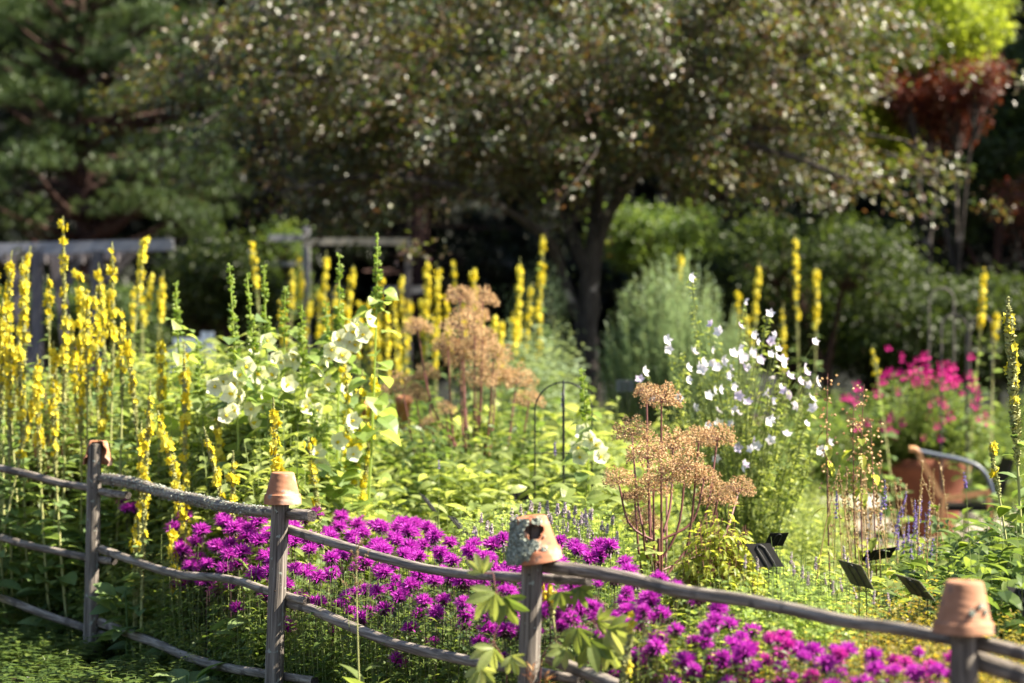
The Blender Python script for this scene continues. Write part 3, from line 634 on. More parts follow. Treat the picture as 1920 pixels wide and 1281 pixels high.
for tip, b, d, lab in [((272, 445), 540, 17.5, 'blurred mullein whose tip crosses the very end of the grey beam'), ((262, 500), 600, 19.5, None), ((285, 510), 600, 20.5, None), ((306, 508), 600, 20.5, None), ((250, 540), 620, 20, None), ((472, 450), 540, 21, None), ((548, 500), 580, 23, None), ((612, 470), 620, 22, None), ((600, 540), 640, 22, None),
    ((662, 498), 620, 22, None), ((632, 530), 660, 23, None), ((690, 560), 680, 22, None), ((716, 508), 640, 22, None), ((735, 550), 680, 22, None), ((752, 515), 620, 23, None), ((770, 560), 660, 23, None), ((800, 482), 600, 22.5, None), ((822, 500), 640, 22, None),
    ((848, 490), 540, 24, None), ((887, 503), 600, 22, None), ((925, 590), 660, 21, None), ((975, 483), 640, 22, 'bright mullein with a long flower column left of the tree trunk'), ((998, 530), 680, 22.5, None), ((963, 580), 660, 22, None), ((1018, 490), 600, 23, None), ((1018, 442), 475, 24, None),
    ((640, 560), 700, 21, None), ((1278, 478), 540, 25, 'lone distant mullein above the silvery willow bush'), ((1383, 548), 640, 24, None), ((1423, 492), 600, 23, 'distant mullein left of the tallest one, right of the willow bush'), ((1490, 440), 600, 23, 'tallest distant mullein, right of the white mallow'), ((1531, 505), 610, 23, 'distant mullein right of the tallest one'), ((1468, 570), 690, 24, None), ((1395, 580), 650, 24, None),
    ((1848, 500), 620, 22, 'faint mullein in the dark near the right edge'), ((1868, 580), 640, 22, None), ((1637, 655), 700, 20, None), ((700, 600), 700, 20, None), ((745, 620), 720, 20, None), ((560, 480), 560, 25, None)]+[((x_, y_), y_+110, d_, None) for x_, y_, d_ in [(585, 545, 22), (610, 560, 21), (650, 575, 21), (675, 565, 23), (705, 570, 22), (725, 590, 21), (760, 590, 21), (790, 560, 22), (810, 590, 21), (835, 560, 22), (870, 560, 23), (905, 570, 22), (940, 600, 21), (1010, 570, 23), (525, 560, 22)]]+[((x_, y_), y_+150, d_, None) for x_, y_, d_ in []]:
    mullein(tip, b, d, lab or LB, None if lab else GB, rich=rng.uniform(1.1, 2.0), leaves=d < 24.5)
mullein((1890, 558), 770, 11.6, 'tall green mullein spike with few yellow flowers at the right edge', rich=.8, fat=1.7)
mullein((1856, 828), 900, 11.6, 'short mullein spike with one yellow flower, beside the wooden chair', rich=.2)
mullein((1030, 1098), 1140, 9.6, 'low yellow flowers just right of the post with the lichened pot', rich=2.0, leaves=False)
mullein((1189, 1155), 1262, 8.75, 'small mullein spike among the purple flowers below the long rail', rich=.9, leaves=False)
# big basal leaves at the right edge
for px, py, d, hh in [(1780, 1000, 12.6, .62), (1700, 1030, 13.0, .55), (1890, 960, 11.8, .9), (1850, 1010, 11.4, .7), (1915, 1040, 11.0, .75)]:
    z = Z(py, d); r = thing('broad_leaved_plant', (X(px, d), d, 0), {1780: 'upright broad lime green leaves behind the nearest clay pot', 1700: 'broad leaves left of the nearest clay pot', 1890: 'leafy base of the tall spike at the right edge', 1850: 'broad dull green leaves right of the upright lime leaves', 1915: 'broad leaves cut by the right edge of the picture'}[px], 'plant')
    g = Geo(); n = 26; az = rng.random(n)*6.28; t = rng.random(n); scatter(g, LBIG, np.stack([.04*np.cos(az), .04*np.sin(az), t*z*.55], 1), rot(az, rng.uniform(.5, 1.4, n), rng.normal(0, .4, n)), rng.uniform(.20, .34, n)*min(1.2, z))
    obj('leaves', g, M['lime' if px == 1780 else 'wool'], r)
    g = Geo(); tube(g, path_up((0, 0, 0), (0, 0, z*.8), .02), .008, 6); obj('stem', g, M['palestem'], r)

# ------------------------------------------------------------------ hollyhocks
HLEAF = leafT(1, 1.05, 4, .22, .5, .8)
holly_me = Geo(); scatter(holly_me, HOLLY, np.zeros((1, 3)), rot(0, 0, 0)[None] if np.ndim(rot(0, 0, 0)) == 2 else rot([0], [0], [0]), 1.0, np.array([.7]), 0, True)
V, Fc = ball(.16, 8, 6); holly_me.add(V*np.array([2.2, 1, 1])+np.array([.2, 0, 0]), [Fc], .5, 1, True); holly_me = holly_me.mesh('flower', [M['cream'], M['yellow']])
def hollyhock(tip, bud_py, d, flowers, label, base_dx=0, leafy=44, lo=.2):
    top = P(tip[0], tip[1], d); base = np.array([top[0]+base_dx, d, 0]); path = path_up(base, top, .05, 16); off = -base
    r = thing('hollyhock', base, label, 'hollyhock', 'cream hollyhocks'); g = Geo(); tube(g, path+off, np.linspace(.011, .004, 16), 6, .8, 0)
    H = top[2]; f0 = 1-(bud_py-tip[1])/F*d/H; nb = int((1-f0)*H*150); t = f0+(1-f0)*rng.random(nb); pos = at(path, t)+off
    R = rot(rng.random(nb)*6.28, rng.uniform(.0, .9, nb), 0); scatter(g, BUD, pos+R[:, :, 0]*.006, R, np.interp((t-f0)/(1-f0), [0, 1], [.040, .020]))
    obj('stalk', g, M['mint'], r)
    g = Geo(); t = rng.uniform(lo, f0+.35*(1-f0), leafy); pos = at(path, t)+off; R = rot(rng.random(leafy)*6.28, rng.uniform(-.3, .5, leafy), rng.normal(0, .4, leafy))
    scatter(g, HLEAF, pos+R[:, :, 0]*.05, R, np.interp(t, [lo, 1], [.19, .06])*rng.uniform(.7, 1.2, leafy)); obj('leaves', g, M['mint' if rng.random() < .35 else 'wool'], r)
    for px, py in flowers+[(a+rng.normal(0, 16), b+rng.uniform(8, 34)) for a, b in flowers[:3]]:
        o = obj('flower', holly_me, None, r); q = P(px, py, d-.06+rng.normal(0, .05)); o.location = Vector(q+off); s = rng.uniform(.050, .068); o.scale = (s, s, s)
        o.rotation_euler = (0, rng.normal(0, .25)-.1, -PI/2+rng.normal(.3, .8))
    return r
d = 13.9
hollyhock((430, 495), 690, d, [(430, 728), (448, 705), (418, 715), (425, 780), (445, 770)], 'leftmost budded cream hollyhock with its lowest flowers open', .05)
hollyhock((463, 512), 700, d+.1, [(462, 688), (455, 745), (470, 768)], 'second cream hollyhock from the left, leaning slightly left', .06)
hollyhock((495, 500), 650, d+.3, [(500, 640), (512, 705), (505, 740), (482, 700)], 'third cream hollyhock from the left, with a bent tip', .04)
hollyhock((535, 540), 640, d+.5, [(533, 680), (520, 672)], 'short budded hollyhock in the middle of the clump', .02)
hollyhock((566, 572), 690, d+.3, [(548, 664), (578, 742)], 'hollyhock right of the middle of the clump, mostly in bud', .0)
hollyhock((636, 478), 640, d+.4, [(622, 655), (612, 668), (595, 770), (590, 800)], 'hollyhock left of the tallest one, behind a yellow mullein', -.05)
hollyhock((708, 440), 590, d, [(688, 600), (680, 628), (664, 610), (655, 640), (672, 648)], 'tallest hollyhock, its bud spire reaching up to the bright beam', -.12)
hollyhock((612, 570), 700, d+.6, [(640, 700), (600, 700)], 'thin hollyhock hidden among the others')
hollyhock((330, 530), 640, 14.6, [], 'leaning green hollyhock spire without open flowers, left of the clump', .18)
hollyhock((372, 640), 760, 14.6, [(410, 800), (388, 770)], 'low hollyhock with pale flowers near the ground, left of the clump', .1)
hollyhock((585, 760), 850, 13.9, [(660, 790), (632, 830), (592, 850)], 'lowest hollyhock behind the upright clay pot')
hollyhock((1090, 690), 790, 14.2, [(1112, 825), (1095, 812), (1085, 842), (1120, 850)], 'single hollyhock in front of the tree trunk', .03, 20)

# ------------------------------------------------------------------ angelica
def umbel_geo(g, c, R, n=30):
    for i in range(n):
        u = math.sqrt((i+.5)/n); a = i*2.4; el = 1.5-u*1.65; rr = R*rng.uniform(.75, 1.12); q = c+rr*np.array([math.cos(a)*math.cos(el), math.sin(a)*math.cos(el), math.sin(el)])
        tube(g, [c, (c+q)/2+np.array([0, 0, .01]), q], .0012, 3, .5, 0, False)
        m = 26; dirs = rng.normal(0, 1, (m, 3)); dirs /= np.linalg.norm(dirs, axis=1)[:, None]
        s = R*.21; scatter(g, BUD, q+dirs*s*rng.uniform(.4, 1, (m, 1)), normal_R(dirs)[:, :, [2, 0, 1]], s*rng.uniform(.3, .6, m), mi=1)
def angelica(root_px, d, umbels, label, thick=.016, mid=None):
    base = np.array([X(root_px, d), d, 0]); r = thing('angelica', base, label, 'angelica', 'angelica in seed')
    g = Geo(); fork = base+np.array([0, 0, Z(mid[1], d)]); fork[0] = X(mid[0], d); tube(g, smoothpts([base-base, fork-base], 5), np.linspace(thick, thick*.8, 5), 8, .5, 0)
    for px, py, R in umbels:
        dd = d+rng.normal(0, .18); c = P(px, py+R*.55, dd); q = R/F*d; t = rng.uniform(.35, 1); s = (fork-base)*t+rng.normal(0, .01, 3)
        m = (s+c-base)/2+np.array([(c-base-s)[0]*.22, 0, -.06]); tube(g, smoothpts([s, m, c-base], 9), np.linspace(thick*.6, .005, 9), 6, .6, 0)
    obj('stems', g, M['redstem'], r)
    for px, py, R in umbels:
        g = Geo(); dd = d+rng.normal(0, .2); umbel_geo(g, P(px, py+R*.55, dd)-base, R/F*d*.98); obj('seed_head', g, [M['redstem'], M['tan']], r)
    g = Geo(); n = 26; az = rng.random(n)*6.28; t = rng.random(n); scatter(g, LBIG, np.stack([.05*np.cos(az), .05*np.sin(az), .1+t*.7], 1), rot(az, rng.uniform(.0, .8, n), rng.normal(0, .3, n)), rng.uniform(.12, .24, n))
    obj('leaves', g, M['lime'], r)
angelica(1240, 12.4, [(1240, 735, 36), (1212, 728, 22), (1185, 800, 34), (1215, 840, 38), (1262, 822, 38), (1310, 812, 34), (1345, 808, 34), (1250, 880, 40), (1285, 862, 36), (1320, 885, 30), (1345, 920, 36), (1385, 908, 28), (1205, 965, 34), (1160, 890, 30), (1225, 905, 32), (1190, 925, 22)],
         'nearer and wider angelica with dense tan seed heads in front of the white mallow', .012, (1235, 1010))
angelica(880, 16.8, [(755, 715, 34), (800, 692, 24), (783, 605, 26), (868, 600, 36), (905, 552, 28), (862, 548, 26), (890, 580, 26), (925, 655, 32), (868, 655, 40), (840, 640, 28), (895, 700, 34), (930, 690, 30), (968, 700, 34), (992, 740, 28), (905, 625, 26), (808, 790, 24), (870, 880, 28), (835, 760, 20), (890, 640, 26), (780, 735, 24)],
         'farther and taller angelica with reddish stems left of the tree trunk', .018, (885, 860))

# ------------------------------------------------------------------ white mallow bush
fl_me = Geo(); scatter(fl_me, FLW, np.zeros((1, 3)), rot([0], [0], [0]), 1.0, np.array([.7])); fl_me = fl_me.mesh('flower', M['mallowp'])
fl_me2 = Geo(); scatter(fl_me2, FLW, np.zeros((1, 3)), rot([0], [0], [0]), 1.0, np.array([.1])); fl_me2 = fl_me2.mesh('flower', M['mallowp'])
d0 = 14.6; base = np.array([X(1390, d0), d0, 0]); r = thing('mallow', base, 'bushy mallow covered in white and pale lilac flowers', 'mallow')
g = Geo(); S = Geo(); tips = [(1295, 515), (1250, 640), (1210, 700), (1300, 580), (1330, 610), (1395, 560), (1355, 640), (1440, 590), (1455, 625), (1510, 690), (1525, 740), (1410, 620), (1280, 660), (1230, 740), (1480, 690), (1370, 680), (1540, 800), (1500, 780), (1330, 720), (1440, 740), (1270, 760), (1400, 760), (1470, 840), (1380, 850), (1310, 840), (1520, 860), (1430, 880), (1350, 760), (1460, 720), (1385, 715)]
ends = []
for px, py in tips+[(rng.uniform(1230, 1540), rng.uniform(690, 900)) for _ in range(45)]:
    dd = d0+rng.normal(0, .25); e = P(px, py, dd)-base; p = path_up((e[0]*.15, 0, 0), e, .05, 12); ends.append(p); tube(S, p, np.linspace(.005, .002, 12), 4, .5, 0, False)
    n = 80; t = rng.uniform(.1, 1, n); scatter(g, L3, at(p, t), rot(rng.random(n)*6.28, rng.uniform(-.2, .8, n), rng.normal(0, .4, n)), rng.uniform(.03, .06, n))
    n = 16; t = rng.uniform(.8, 1, n); R = rot(rng.random(n)*6.28, rng.uniform(0, 1, n), 0); scatter(g, BUD, at(p, t)+R[:, :, 0]*.01, R, .018, rng.uniform(.7, 1, n))
MF = len(S.V); obj('leaves', g, M['lime'], r)
for px, py in [(1295, 520), (1250, 638), (1253, 655), (1208, 697), (1200, 712), (1333, 608), (1348, 622), (1388, 612), (1413, 627), (1454, 628), (1444, 588), (1397, 565), (1375, 663), (1387, 654), (1410, 662), (1425, 675), (1445, 664), (1455, 668), (1467, 675), (1290, 690), (1310, 684), (1318, 678), (1335, 680), (1345, 690), (1370, 690), (1365, 705), (1508, 688), (1513, 700), (1480, 706), (1500, 715), (1518, 722), (1465, 730), (1522, 748), (1440, 745), (1448, 752), (1438, 738), (1402, 755), (1345, 770), (1383, 775), (1378, 768), (1441, 790), (1447, 785), (1475, 815), (1512, 795), (1445, 826), (1408, 842), (1290, 712), (1350, 730), (1375, 725), (1395, 690), (1272, 745), (1226, 748), (1460, 655), (1335, 655), (1300, 660), (1420, 640), (1395, 672), (1385, 742), (1328, 742), (1494, 760), (1538, 845), (1555, 830)]+[(rng.uniform(1290, 1540), rng.uniform(640, 880)) for _ in range(30)]:
    o = obj('flower', fl_me if rng.random() < .75 else fl_me2, None, r); o.location = Vector(P(px, py, d0-.38+rng.normal(0, .12))-base); s = rng.uniform(.025, .039); o.scale = (s, s, s); o.rotation_euler = (0, rng.normal(-.25, .35), -PI/2+rng.normal(.5, .9))
    e = np.array(o.location); tube(S, path_up((e[0]*.3, .1, max(e[2]-.7, .1)), e, .03, 7), .0022, 3, .5, 0, False)
obj('stems', S, M['stem'], r)

# ------------------------------------------------------------------ dome bush, catmint, mint spikes, lavender, dry stalks
def dome_bush(name, px, d, ytop, w, mat, label, n=900, ll=.055, T=L3, cat='bush', zmin=.05, stemmat='redstem', dome=.8):
    base = np.array([X(px, d), d, 0]); zt = Z(ytop, d); rx = w/F*d/2; r = thing(name, base, label, cat); g = Geo(); S = Geo()
    for i in range(max(n//16, 8)):
        a = rng.random()*6.28; q = math.sqrt(rng.random()); e = np.array([math.cos(a)*rx*q, math.sin(a)*rx*q, zt*math.sqrt(max(1-(q*dome)**2, .05))*rng.uniform(.82, 1.03)])
        p = path_up(e*np.array([.2, .2, 0]), e, .03, 8); p[:, 2] = np.linspace(0, 1, 8)**.8*e[2]; tube(S, p, np.linspace(.004, .0015, 8), 3, .4, 0, False)
        m = 22; t = rng.uniform(.35, 1, m); scatter(g, T, at(p, t), rot(a+rng.normal(0, 1.0, m), rng.uniform(-.5, .6, m), rng.normal(0, .35, m)), ll*rng.uniform(.6, 1.15, m))
    obj('stems', S, M[stemmat], r); obj('leaves', g, M[mat], r); return r, zt, rx, base
dome_bush('golden_bush', 1348, 10.3, 950, 235, 'gold', 'rounded golden green bush with arching tips between the angelica and the black signs', 8200, .052, leafT(1, .38, 3, .3, .5), dome=.92)
dome_bush('leafy_shrub', 110, 15.6, 700, 230, 'lime', 'bushy bright green shrub among the mulleins on the left', 5200, .06)
dome_bush('leafy_shrub', 330, 16.2, 800, 200, 'green', 'darker green shrub between the left mulleins and the hollyhocks', 2600, .07)
SPK = Geo()
def spikeT(L, r, n, fs=.008):
    g = Geo(); t = rng.random(n); az = rng.random(n)*6.28; pos = np.stack([r*.3*np.cos(az), r*.3*np.sin(az), t*L], 1); scatter(g, BUD, pos, rot(az, rng.uniform(.1, .9, n), 0), fs*np.interp(t, [0, 1], [1.1, .6])); return np.concatenate(g.V), np.concatenate(g.F)
def spiky(name, cat, label, group, px, py, d, L, mat, smat='mint', nl=10, ll=.035, fs=.009, n=50, lean=.06, lmat='mint'):
    top = P(px, py, d); base = np.array([top[0]+rng.normal(0, lean), d+rng.normal(0, lean), 0]); r = thing(name, base, label, cat, group); p = path_up(base*0, top-base, .03, 8)
    g = Geo(); tube(g, p, np.linspace(.0028, .0014, 8), 4, .5, 0, False); 
    if nl:
        t = rng.uniform(.3, 1-L/top[2], nl); scatter(g, L3, at(p, t), rot(rng.random(nl)*6.28, rng.uniform(0, .7, nl), 0), ll, mi=1)
    obj('stem', g, [M['stem'], M[lmat]], r)
    g = Geo(); t = 1-rng.random(n)*L/top[2]; az = rng.random(n)*6.28; R = rot(az, rng.uniform(.1, .9, n), 0); scatter(g, BUD, at(p, t), R, fs*np.interp((1-t)*top[2]/L, [0, 1], [.6, 1.1])); obj('flower_spike', g, M[mat], r)
for px, py in [(1384, 1010), (1450, 1028), (1484, 1035), (1505, 1060), (1530, 1045), (1488, 1055), (1582, 1025), (1562, 1090), (1575, 1085), (1635, 1072), (1640, 1108), (1665, 1112), (1668, 1125), (1420, 1045), (1545, 1075), (1600, 1100), (1705, 1130), (1398, 1040), (1515, 1072), (1590, 1045)]:
    spiky('mint', 'mint', 'pale mint stem tipped with a small lilac spike among the black signs', 'flowering mints among the signs', px, py, rng.uniform(9.7, 10.6), .055, 'lilac', nl=16, ll=.04)
for i in range(95):
    px = rng.uniform(885, 1160); py = 950+((px-1020)/150)**2*35+rng.uniform(-12, 60)
    spiky('catmint', 'catmint', 'grey green catmint stem with a faded mauve spike behind the lichened pot', 'catmints behind the lichened pot', px, py, rng.uniform(11.6, 12.9), .05, 'lilac', nl=24, ll=.036, n=40, lmat='mint', fs=.012)
for px, py in [(1700, 920), (1715, 935), (1722, 950), (1690, 950), (1703, 965), (1718, 985), (1728, 930), (1740, 995), (1710, 1000), (1695, 990), (1735, 960), (1750, 1010), (1685, 975), (1730, 1020), (1708, 1030), (1742, 940), (1660, 900), (1655, 930), (1570, 915), (1625, 1010)]:
    spiky('lavender', 'lavender', 'thin stem with small violet flowers in front of the chair', 'violet spikes in front of the chair', px, py, rng.uniform(12.6, 13.6), .16, 'violet', nl=6, n=46, fs=.012, lmat='grey')
spiky('sage_spike', 'sage', 'single deep violet flower spike in front of the chair seat', None, 1808, 885, 13.2, .09, 'violet', nl=5, n=40, fs=.014)
spiky('sage_spike', 'sage', 'violet flower spike seen through the dark wire arch', None, 1055, 735, 15.0, .10, 'violet', nl=5, n=40, fs=.014)
spiky('sage_spike', 'sage', 'low violet flower spike below the wire arch', None, 1040, 828, 14.8, .09, 'violet', nl=5, n=40, fs=.014)
spiky('sage_spike', 'sage', 'thin mauve spike between the purple flowers and the lime leaves', None, 823, 862, 13.4, .05, 'violet', nl=8, n=18)
for i in range(46):
    px = rng.uniform(1540, 1770); py = rng.uniform(860, 985); d = rng.uniform(12.4, 15.2); top = P(px, py, d); base = np.array([top[0]+rng.normal(0, .08), d, 0])
    r = thing('dry_stalk', base, 'dry tan seed stalk standing in front of the gravel and terracotta planter', 'dry stalk', 'dry stalks in front of the planter')
    g = Geo(); p = path_up(base*0, top-base, .05, 9); tube(g, p, np.linspace(.004, .0018, 9), 4, rng.random(), 0, False); obj('stem', g, M['tanstem'], r)
    g = Geo(); n = 14; t = rng.uniform(.75, 1, n); scatter(g, BUD, at(p, t), rot(rng.random(n)*6.28, rng.uniform(.5, 1.3, n), 0), .016); obj('seed_head', g, M['tanstem'], r)
for px, py, lab in [(1552, 700, 'leftmost tall browning stalk with yellow leaves right of the mallow'), (1620, 720, 'middle tall browning stalk with yellow leaves right of the mallow'), (1600, 760, 'tall stalk with drooping brown seed pods before the pink flowering planter'), (1632, 790, 'rightmost browning stalk with yellow leaves right of the mallow')]:
    d = 12.8; top = P(px, py, d); base = np.array([top[0]+.05, d, 0]); r = thing('browning_stalk', base, lab, 'stalk'); p = path_up(base*0, top-base, .05, 12)
    g = Geo(); tube(g, p, np.linspace(.006, .002, 12), 5); obj('stem', g, M['redstem'], r)
    g = Geo(); n = 60; t = rng.uniform(.65, 1, n); R = rot(rng.random(n)*6.28, rng.uniform(-.8, .6, n), 0); scatter(g, BUD, at(p, t)+R[:, :, 0]*rng.uniform(0, .06, (n, 1)), R, .018); obj('seed_head', g, M['tan'], r)
    g = Geo(); n = 8; t = rng.uniform(.25, .85, n); scatter(g, L4, at(p, t), rot(rng.random(n)*6.28, rng.uniform(-.9, .2, n), 0), .10); obj('leaves', g, M['gold'], r)
# sorrel stalk in front of the fence, seedlings, low leaves
d = 9.9; base = np.array([X(685, d), d, 0]); r = thing('sorrel', base, 'thin sorrel stalk with a pale feathery seed head before the purple flowers', 'sorrel'); top = P(668, 1005, d); g = Geo(); p = path_up(base*0, top-base, .03, 14); tube(g, p, np.linspace(.005, .0015, 14), 6); obj('stem', g, M['palestem'], r)
g = Geo(); n = 260; 
for k in range(9):
    s = at(p, [rng.uniform(.72, .97)])[0]; e = s+np.array([rng.normal(0, .035), 0, rng.uniform(.04, .12)]); q = smoothpts([s, e], 5); tube(g, q, .0008, 3, .5, 0, False); m = 30; scatter(g, BUD, at(q, rng.random(m))+rng.normal(0, .003, (m, 3)), rot(rng.random(m)*6.28, rng.uniform(-.5, 1, m), 0), .006, mi=0)
obj('seed_head', g, M['tanstem'], r); g = Geo(); n = 5; scatter(g, LBIG, np.array([[0, 0, .35], [0, 0, .42], [0, 0, .50], [0, 0, .3], [0, 0, .38]]), rot([-.3, 2.9, .4, -1.6, -2.2], [1.3, 1.2, .6, 1, 1.1], [0, 0, 0, 0, 0]), np.array([.16, .15, .08, .2, .18])); obj('leaves', g, M['lime'], r)

# Virginia creeper around the post with the lichened pot
def creeper(label, root, nodes, d):
    base = P(root[0], root[1], d); base[2] = 0; r = thing('creeper', base, label, 'creeper', 'creepers on the fence post'); g = Geo(); prev = np.array([0, 0, 0.])
    pts = [prev]+[P(x, y, d+z)-base for x, y, z in nodes['vine']]; tube(g, smoothpts(pts, 26), .0025, 5, .6, 0); obj('vine', g, M['redstem'], r)
    for (x, y, ang, s) in nodes['leaves']:
        g = Geo(); c = P(x, y, d-.06-rng.random()*.05)-base; n = 5; fan = np.array([-1.15, -.6, 0, .6, 1.15])+ang; el = fan; sz = s*np.array([.72, .9, 1, .9, .7])
        # leaflets spread in the upright plane facing the viewer, tips drooping a little
        R = np.stack([np.stack([np.cos(fan), 0*fan, np.sin(fan)], -1), np.stack([-np.sin(fan)*.8, 0*fan+rng.uniform(-.6, .1, n), np.cos(fan)*.8], -1)], -1); x0 = R[:, :, 0]; x0 = x0+np.stack([0*fan, rng.normal(-.2, .2, n), 0*fan], -1); x0 /= np.linalg.norm(x0, axis=1)[:, None]
        y0 = R[:, :, 1]; y0 = y0-x0*(x0*y0).sum(1)[:, None]; y0 /= np.linalg.norm(y0, axis=1)[:, None]; RR = np.stack([x0, y0, np.cross(x0, y0)], -1)
        scatter(g, leafT(1, .36, 6, .22, .2, 1.2), np.tile(c, (n, 1)), RR, sz, rng.uniform(.3, 1, n)); near = min(pts, key=lambda q: np.linalg.norm(q-c)); tube(g, smoothpts([near, c], 4), .0016, 4, .5, 1, False)
        obj('leaf', g, [M['green'] if rng.random() < .6 else M['lime'], M['redstem']], r)
creeper('creeper with five-fingered leaves left of the post with the lichened pot', (930, 1281), {'vine': [(950, 1250, 0), (925, 1200, -.02), (945, 1150, 0), (930, 1110, -.02), (925, 1075, 0)], 'leaves': [(928, 1112, -2.3, .13), (905, 1075, 1.9, .085), (945, 1120, -1.2, .12), (925, 1215, -2.2, .11), (900, 1250, -1.5, .10), (958, 1230, -1.2, .08)]}, 9.0)
creeper('creeper with five-fingered leaves right of the post with the lichened pot', (1010, 1281), {'vine': [(1015, 1240, 0), (1040, 1200, -.02), (1080, 1180, -.02), (1110, 1165, 0), (1140, 1135, 0)], 'leaves': [(1082, 1178, -1.6, .10), (1105, 1200, -1.3, .13), (1140, 1180, -.5, .13), (1085, 1100, -1.3, .09), (1120, 1165, .1, .09), (1140, 1210, -1.2, .11), (1050, 1110, -1.4, .08), (1060, 1215, -2.2, .09)]}, 9.1)
for px, py, lab in [(1000, 1245, 'small orange seedling at the foot of the post with the lichened pot'), (1022, 1262, 'smaller orange seedling right of the larger one')]:
    d = 8.9; top = P(px, py, d); base = np.array([top[0], d, 0]); r = thing('seedling', base, lab, 'seedling'); g = Geo(); p = path_up(base*0, top-base, .01, 6); tube(g, p, .002, 4); obj('stem', g, M['seedling'], r)
    g = Geo(); n = 22; t = rng.uniform(.82, 1, n); scatter(g, LNAR, at(p, t), rot(rng.random(n)*6.28, rng.uniform(.3, 1.3, n), 0), .05); obj('leaves', g, M['seedling'], r)
# fern and big leaves at the foot of the first posts
for px, py, d, s, lab in [(178, 1235, 13.2, .16, 'small green fern frond at the foot of the leftmost post'), (40, 1215, 13.5, .18, 'ferny plant at the lower left corner'), (110, 1215, 13.3, .2, 'ferny plant between the corner and the leftmost post'), (285, 1260, 12.4, .16, 'ferny plant right of the leftmost post')]:
    base = np.array([X(px, d), d, 0]); r = thing('fern', base, lab, 'fern'); g = Geo(); zt = Z(py, d)
    for k in range(9):
        a = rng.random()*6.28; p = smoothpts([(0, 0, 0), (s*.35*math.cos(a), s*.35*math.sin(a), zt*.8), (s*math.cos(a), s*math.sin(a), zt*rng.uniform(.7, 1.1))], 12); t = np.repeat(np.linspace(.3, .98, 16), 2); az = a+np.tile([1.3, -1.3], 16)
        scatter(g, LNAR, at(p, t), rot(az, -.1, 0), .06*np.interp(t, [.3, 1], [1, .2])); tube(g, p, .0015, 3, .5, 0, False)
    obj('fronds', g, M['green'], r)
for px, py, d, n, lab in [(350, 1255, 12.2, 12, 'low plant with big round leaves under the bottom rail between the first two posts'), (235, 1080, 13.5, 10, 'plant with big soft leaves behind the middle rail right of the leftmost post'), (560, 1290, 11.0, 9, 'low broad leaves right of the foot of the second post'), (480, 1020, 12.3, 12, 'leafy plant pressed behind the second post'), (85, 1000, 14.6, 12, 'plant with large pale leaves between the left rails')]:
    base = np.array([X(px, d), d, 0]); zt = max(Z(py, d), .12); r = thing('broad_leaved_plant', base, lab, 'plant'); g = Geo(); az = rng.random(n)*6.28; t = rng.random(n)*.6+.3
    scatter(g, leafT(1, .62, 5, .18, .4), np.stack([.05*np.cos(az), .05*np.sin(az), t*zt*.9], 1), rot(az, rng.uniform(.1, .9, n), rng.normal(0, .4, n)), rng.uniform(.13, .2, n)); tube(g, path_up((0, 0, 0), (0, 0, zt*.85), .01, 5), .006, 5, .3); obj('leaves', g, M['wool'], r)
# dark wire coil at the lower left corner
g = Geo(); t = np.linspace(0, 8*PI, 120); R0 = .07; c = P(18, 1268, 12.9)
tube(g, np.stack([c[0]+R0*1.9*np.cos(t)*(1+.1*np.sin(t*.7)), c[1]+R0*1.5*np.sin(t), c[2]-.02+.012*np.sin(t*1.7)+t*.001], 1), .003, 6); tube(g, smoothpts([c+np.array([.1, 0, .02]), c+np.array([.13, -.1, .05]), c+np.array([.15, -.05, -.05]), np.array([c[0]+.15, c[1], 0])], 12), .003, 6)
obj('wire_coil', g, M['blackmetal'], label='loose coil of dark wire at the lower left corner', cat='wire')

# ------------------------------------------------------------------ plant signs
def sign(label, c_px, c_py, d, e1, e2, legs=True, mat='greysign', leg=True):
    c = P(c_px, c_py, d); base = np.array([c[0], c[1], 0]); r = thing('plant_sign', base, label, 'sign', 'black plant signs'); e1 = np.array(e1, float); e2 = np.array(e2, float); nrm = np.cross(e1, e2); nrm /= np.linalg.norm(nrm)
    if nrm[1] > 0: nrm = -nrm
    g = Geo(); C = c-base; th = .0035; V = []; 
    for s in (0, 1):
        for a, b in ((-.5, -.5), (.5, -.5), (.5, .5), (-.5, .5)): V.append(C+a*e1+b*e2-nrm*th*s)
    g.add(V, [[(0, 1, 2, 3), (7, 6, 5, 4), (0, 4, 5, 1), (1, 5, 6, 2), (2, 6, 7, 3), (3, 7, 4, 0)]]); o = obj('plate', g, M[mat], r)
    g = Geo(); u1, u2 = .02, .28; q = C+nrm*.004; w = .5
    A = q-.16*e1-.30*e2; B = q+.16*e1-.30*e2; A2 = q-.16*e1+.5*e2; B2 = q+.16*e1+.5*e2
    for p0, p1, sx in ((A, A2, -1), (B, B2, 1)):
        tube(g, smoothpts([p0, p1, p1+np.array([0, 0, -.03])+e2*.05, np.array([p1[0]+e2[0]*.12, p1[1]+e2[1]*.12, 0])], 30), .0026, 6)
    arc = [A+(B-A)*t-e2*.14*math.sin(PI*t) for t in np.linspace(0, 1, 9)]; tube(g, arc, .0026, 6, cap=False); obj('wire_stake', g, M['blackmetal'], r)
sign('black plant sign tilted back, left of the two dull-backed signs', 1434, 1041, 10.2, (.108, .02, .0), (.058, -.02, -.098), mat='blackpl')
sign('dull-backed plant sign seen from behind, midway between the black one and the nearest pot', 1605, 1078, 9.9, (.092, -.03, -.022), (.056, .02, -.102))
sign('dull-backed plant sign seen from behind, next to the nearest clay pot', 1716, 1102, 9.8, (.094, -.03, -.026), (.068, .02, -.084))
sign('black plant sign half hidden behind the golden bush', 1456, 1012, 12.5, (.10, .03, .0), (-.03, .02, -.07), mat='blackpl')
sign('black plant sign low among the broad leaves, far right of the golden bush', 1648, 1040, 12.8, (.16, .02, .022), (-.03, .03, -.06), mat='blackpl')
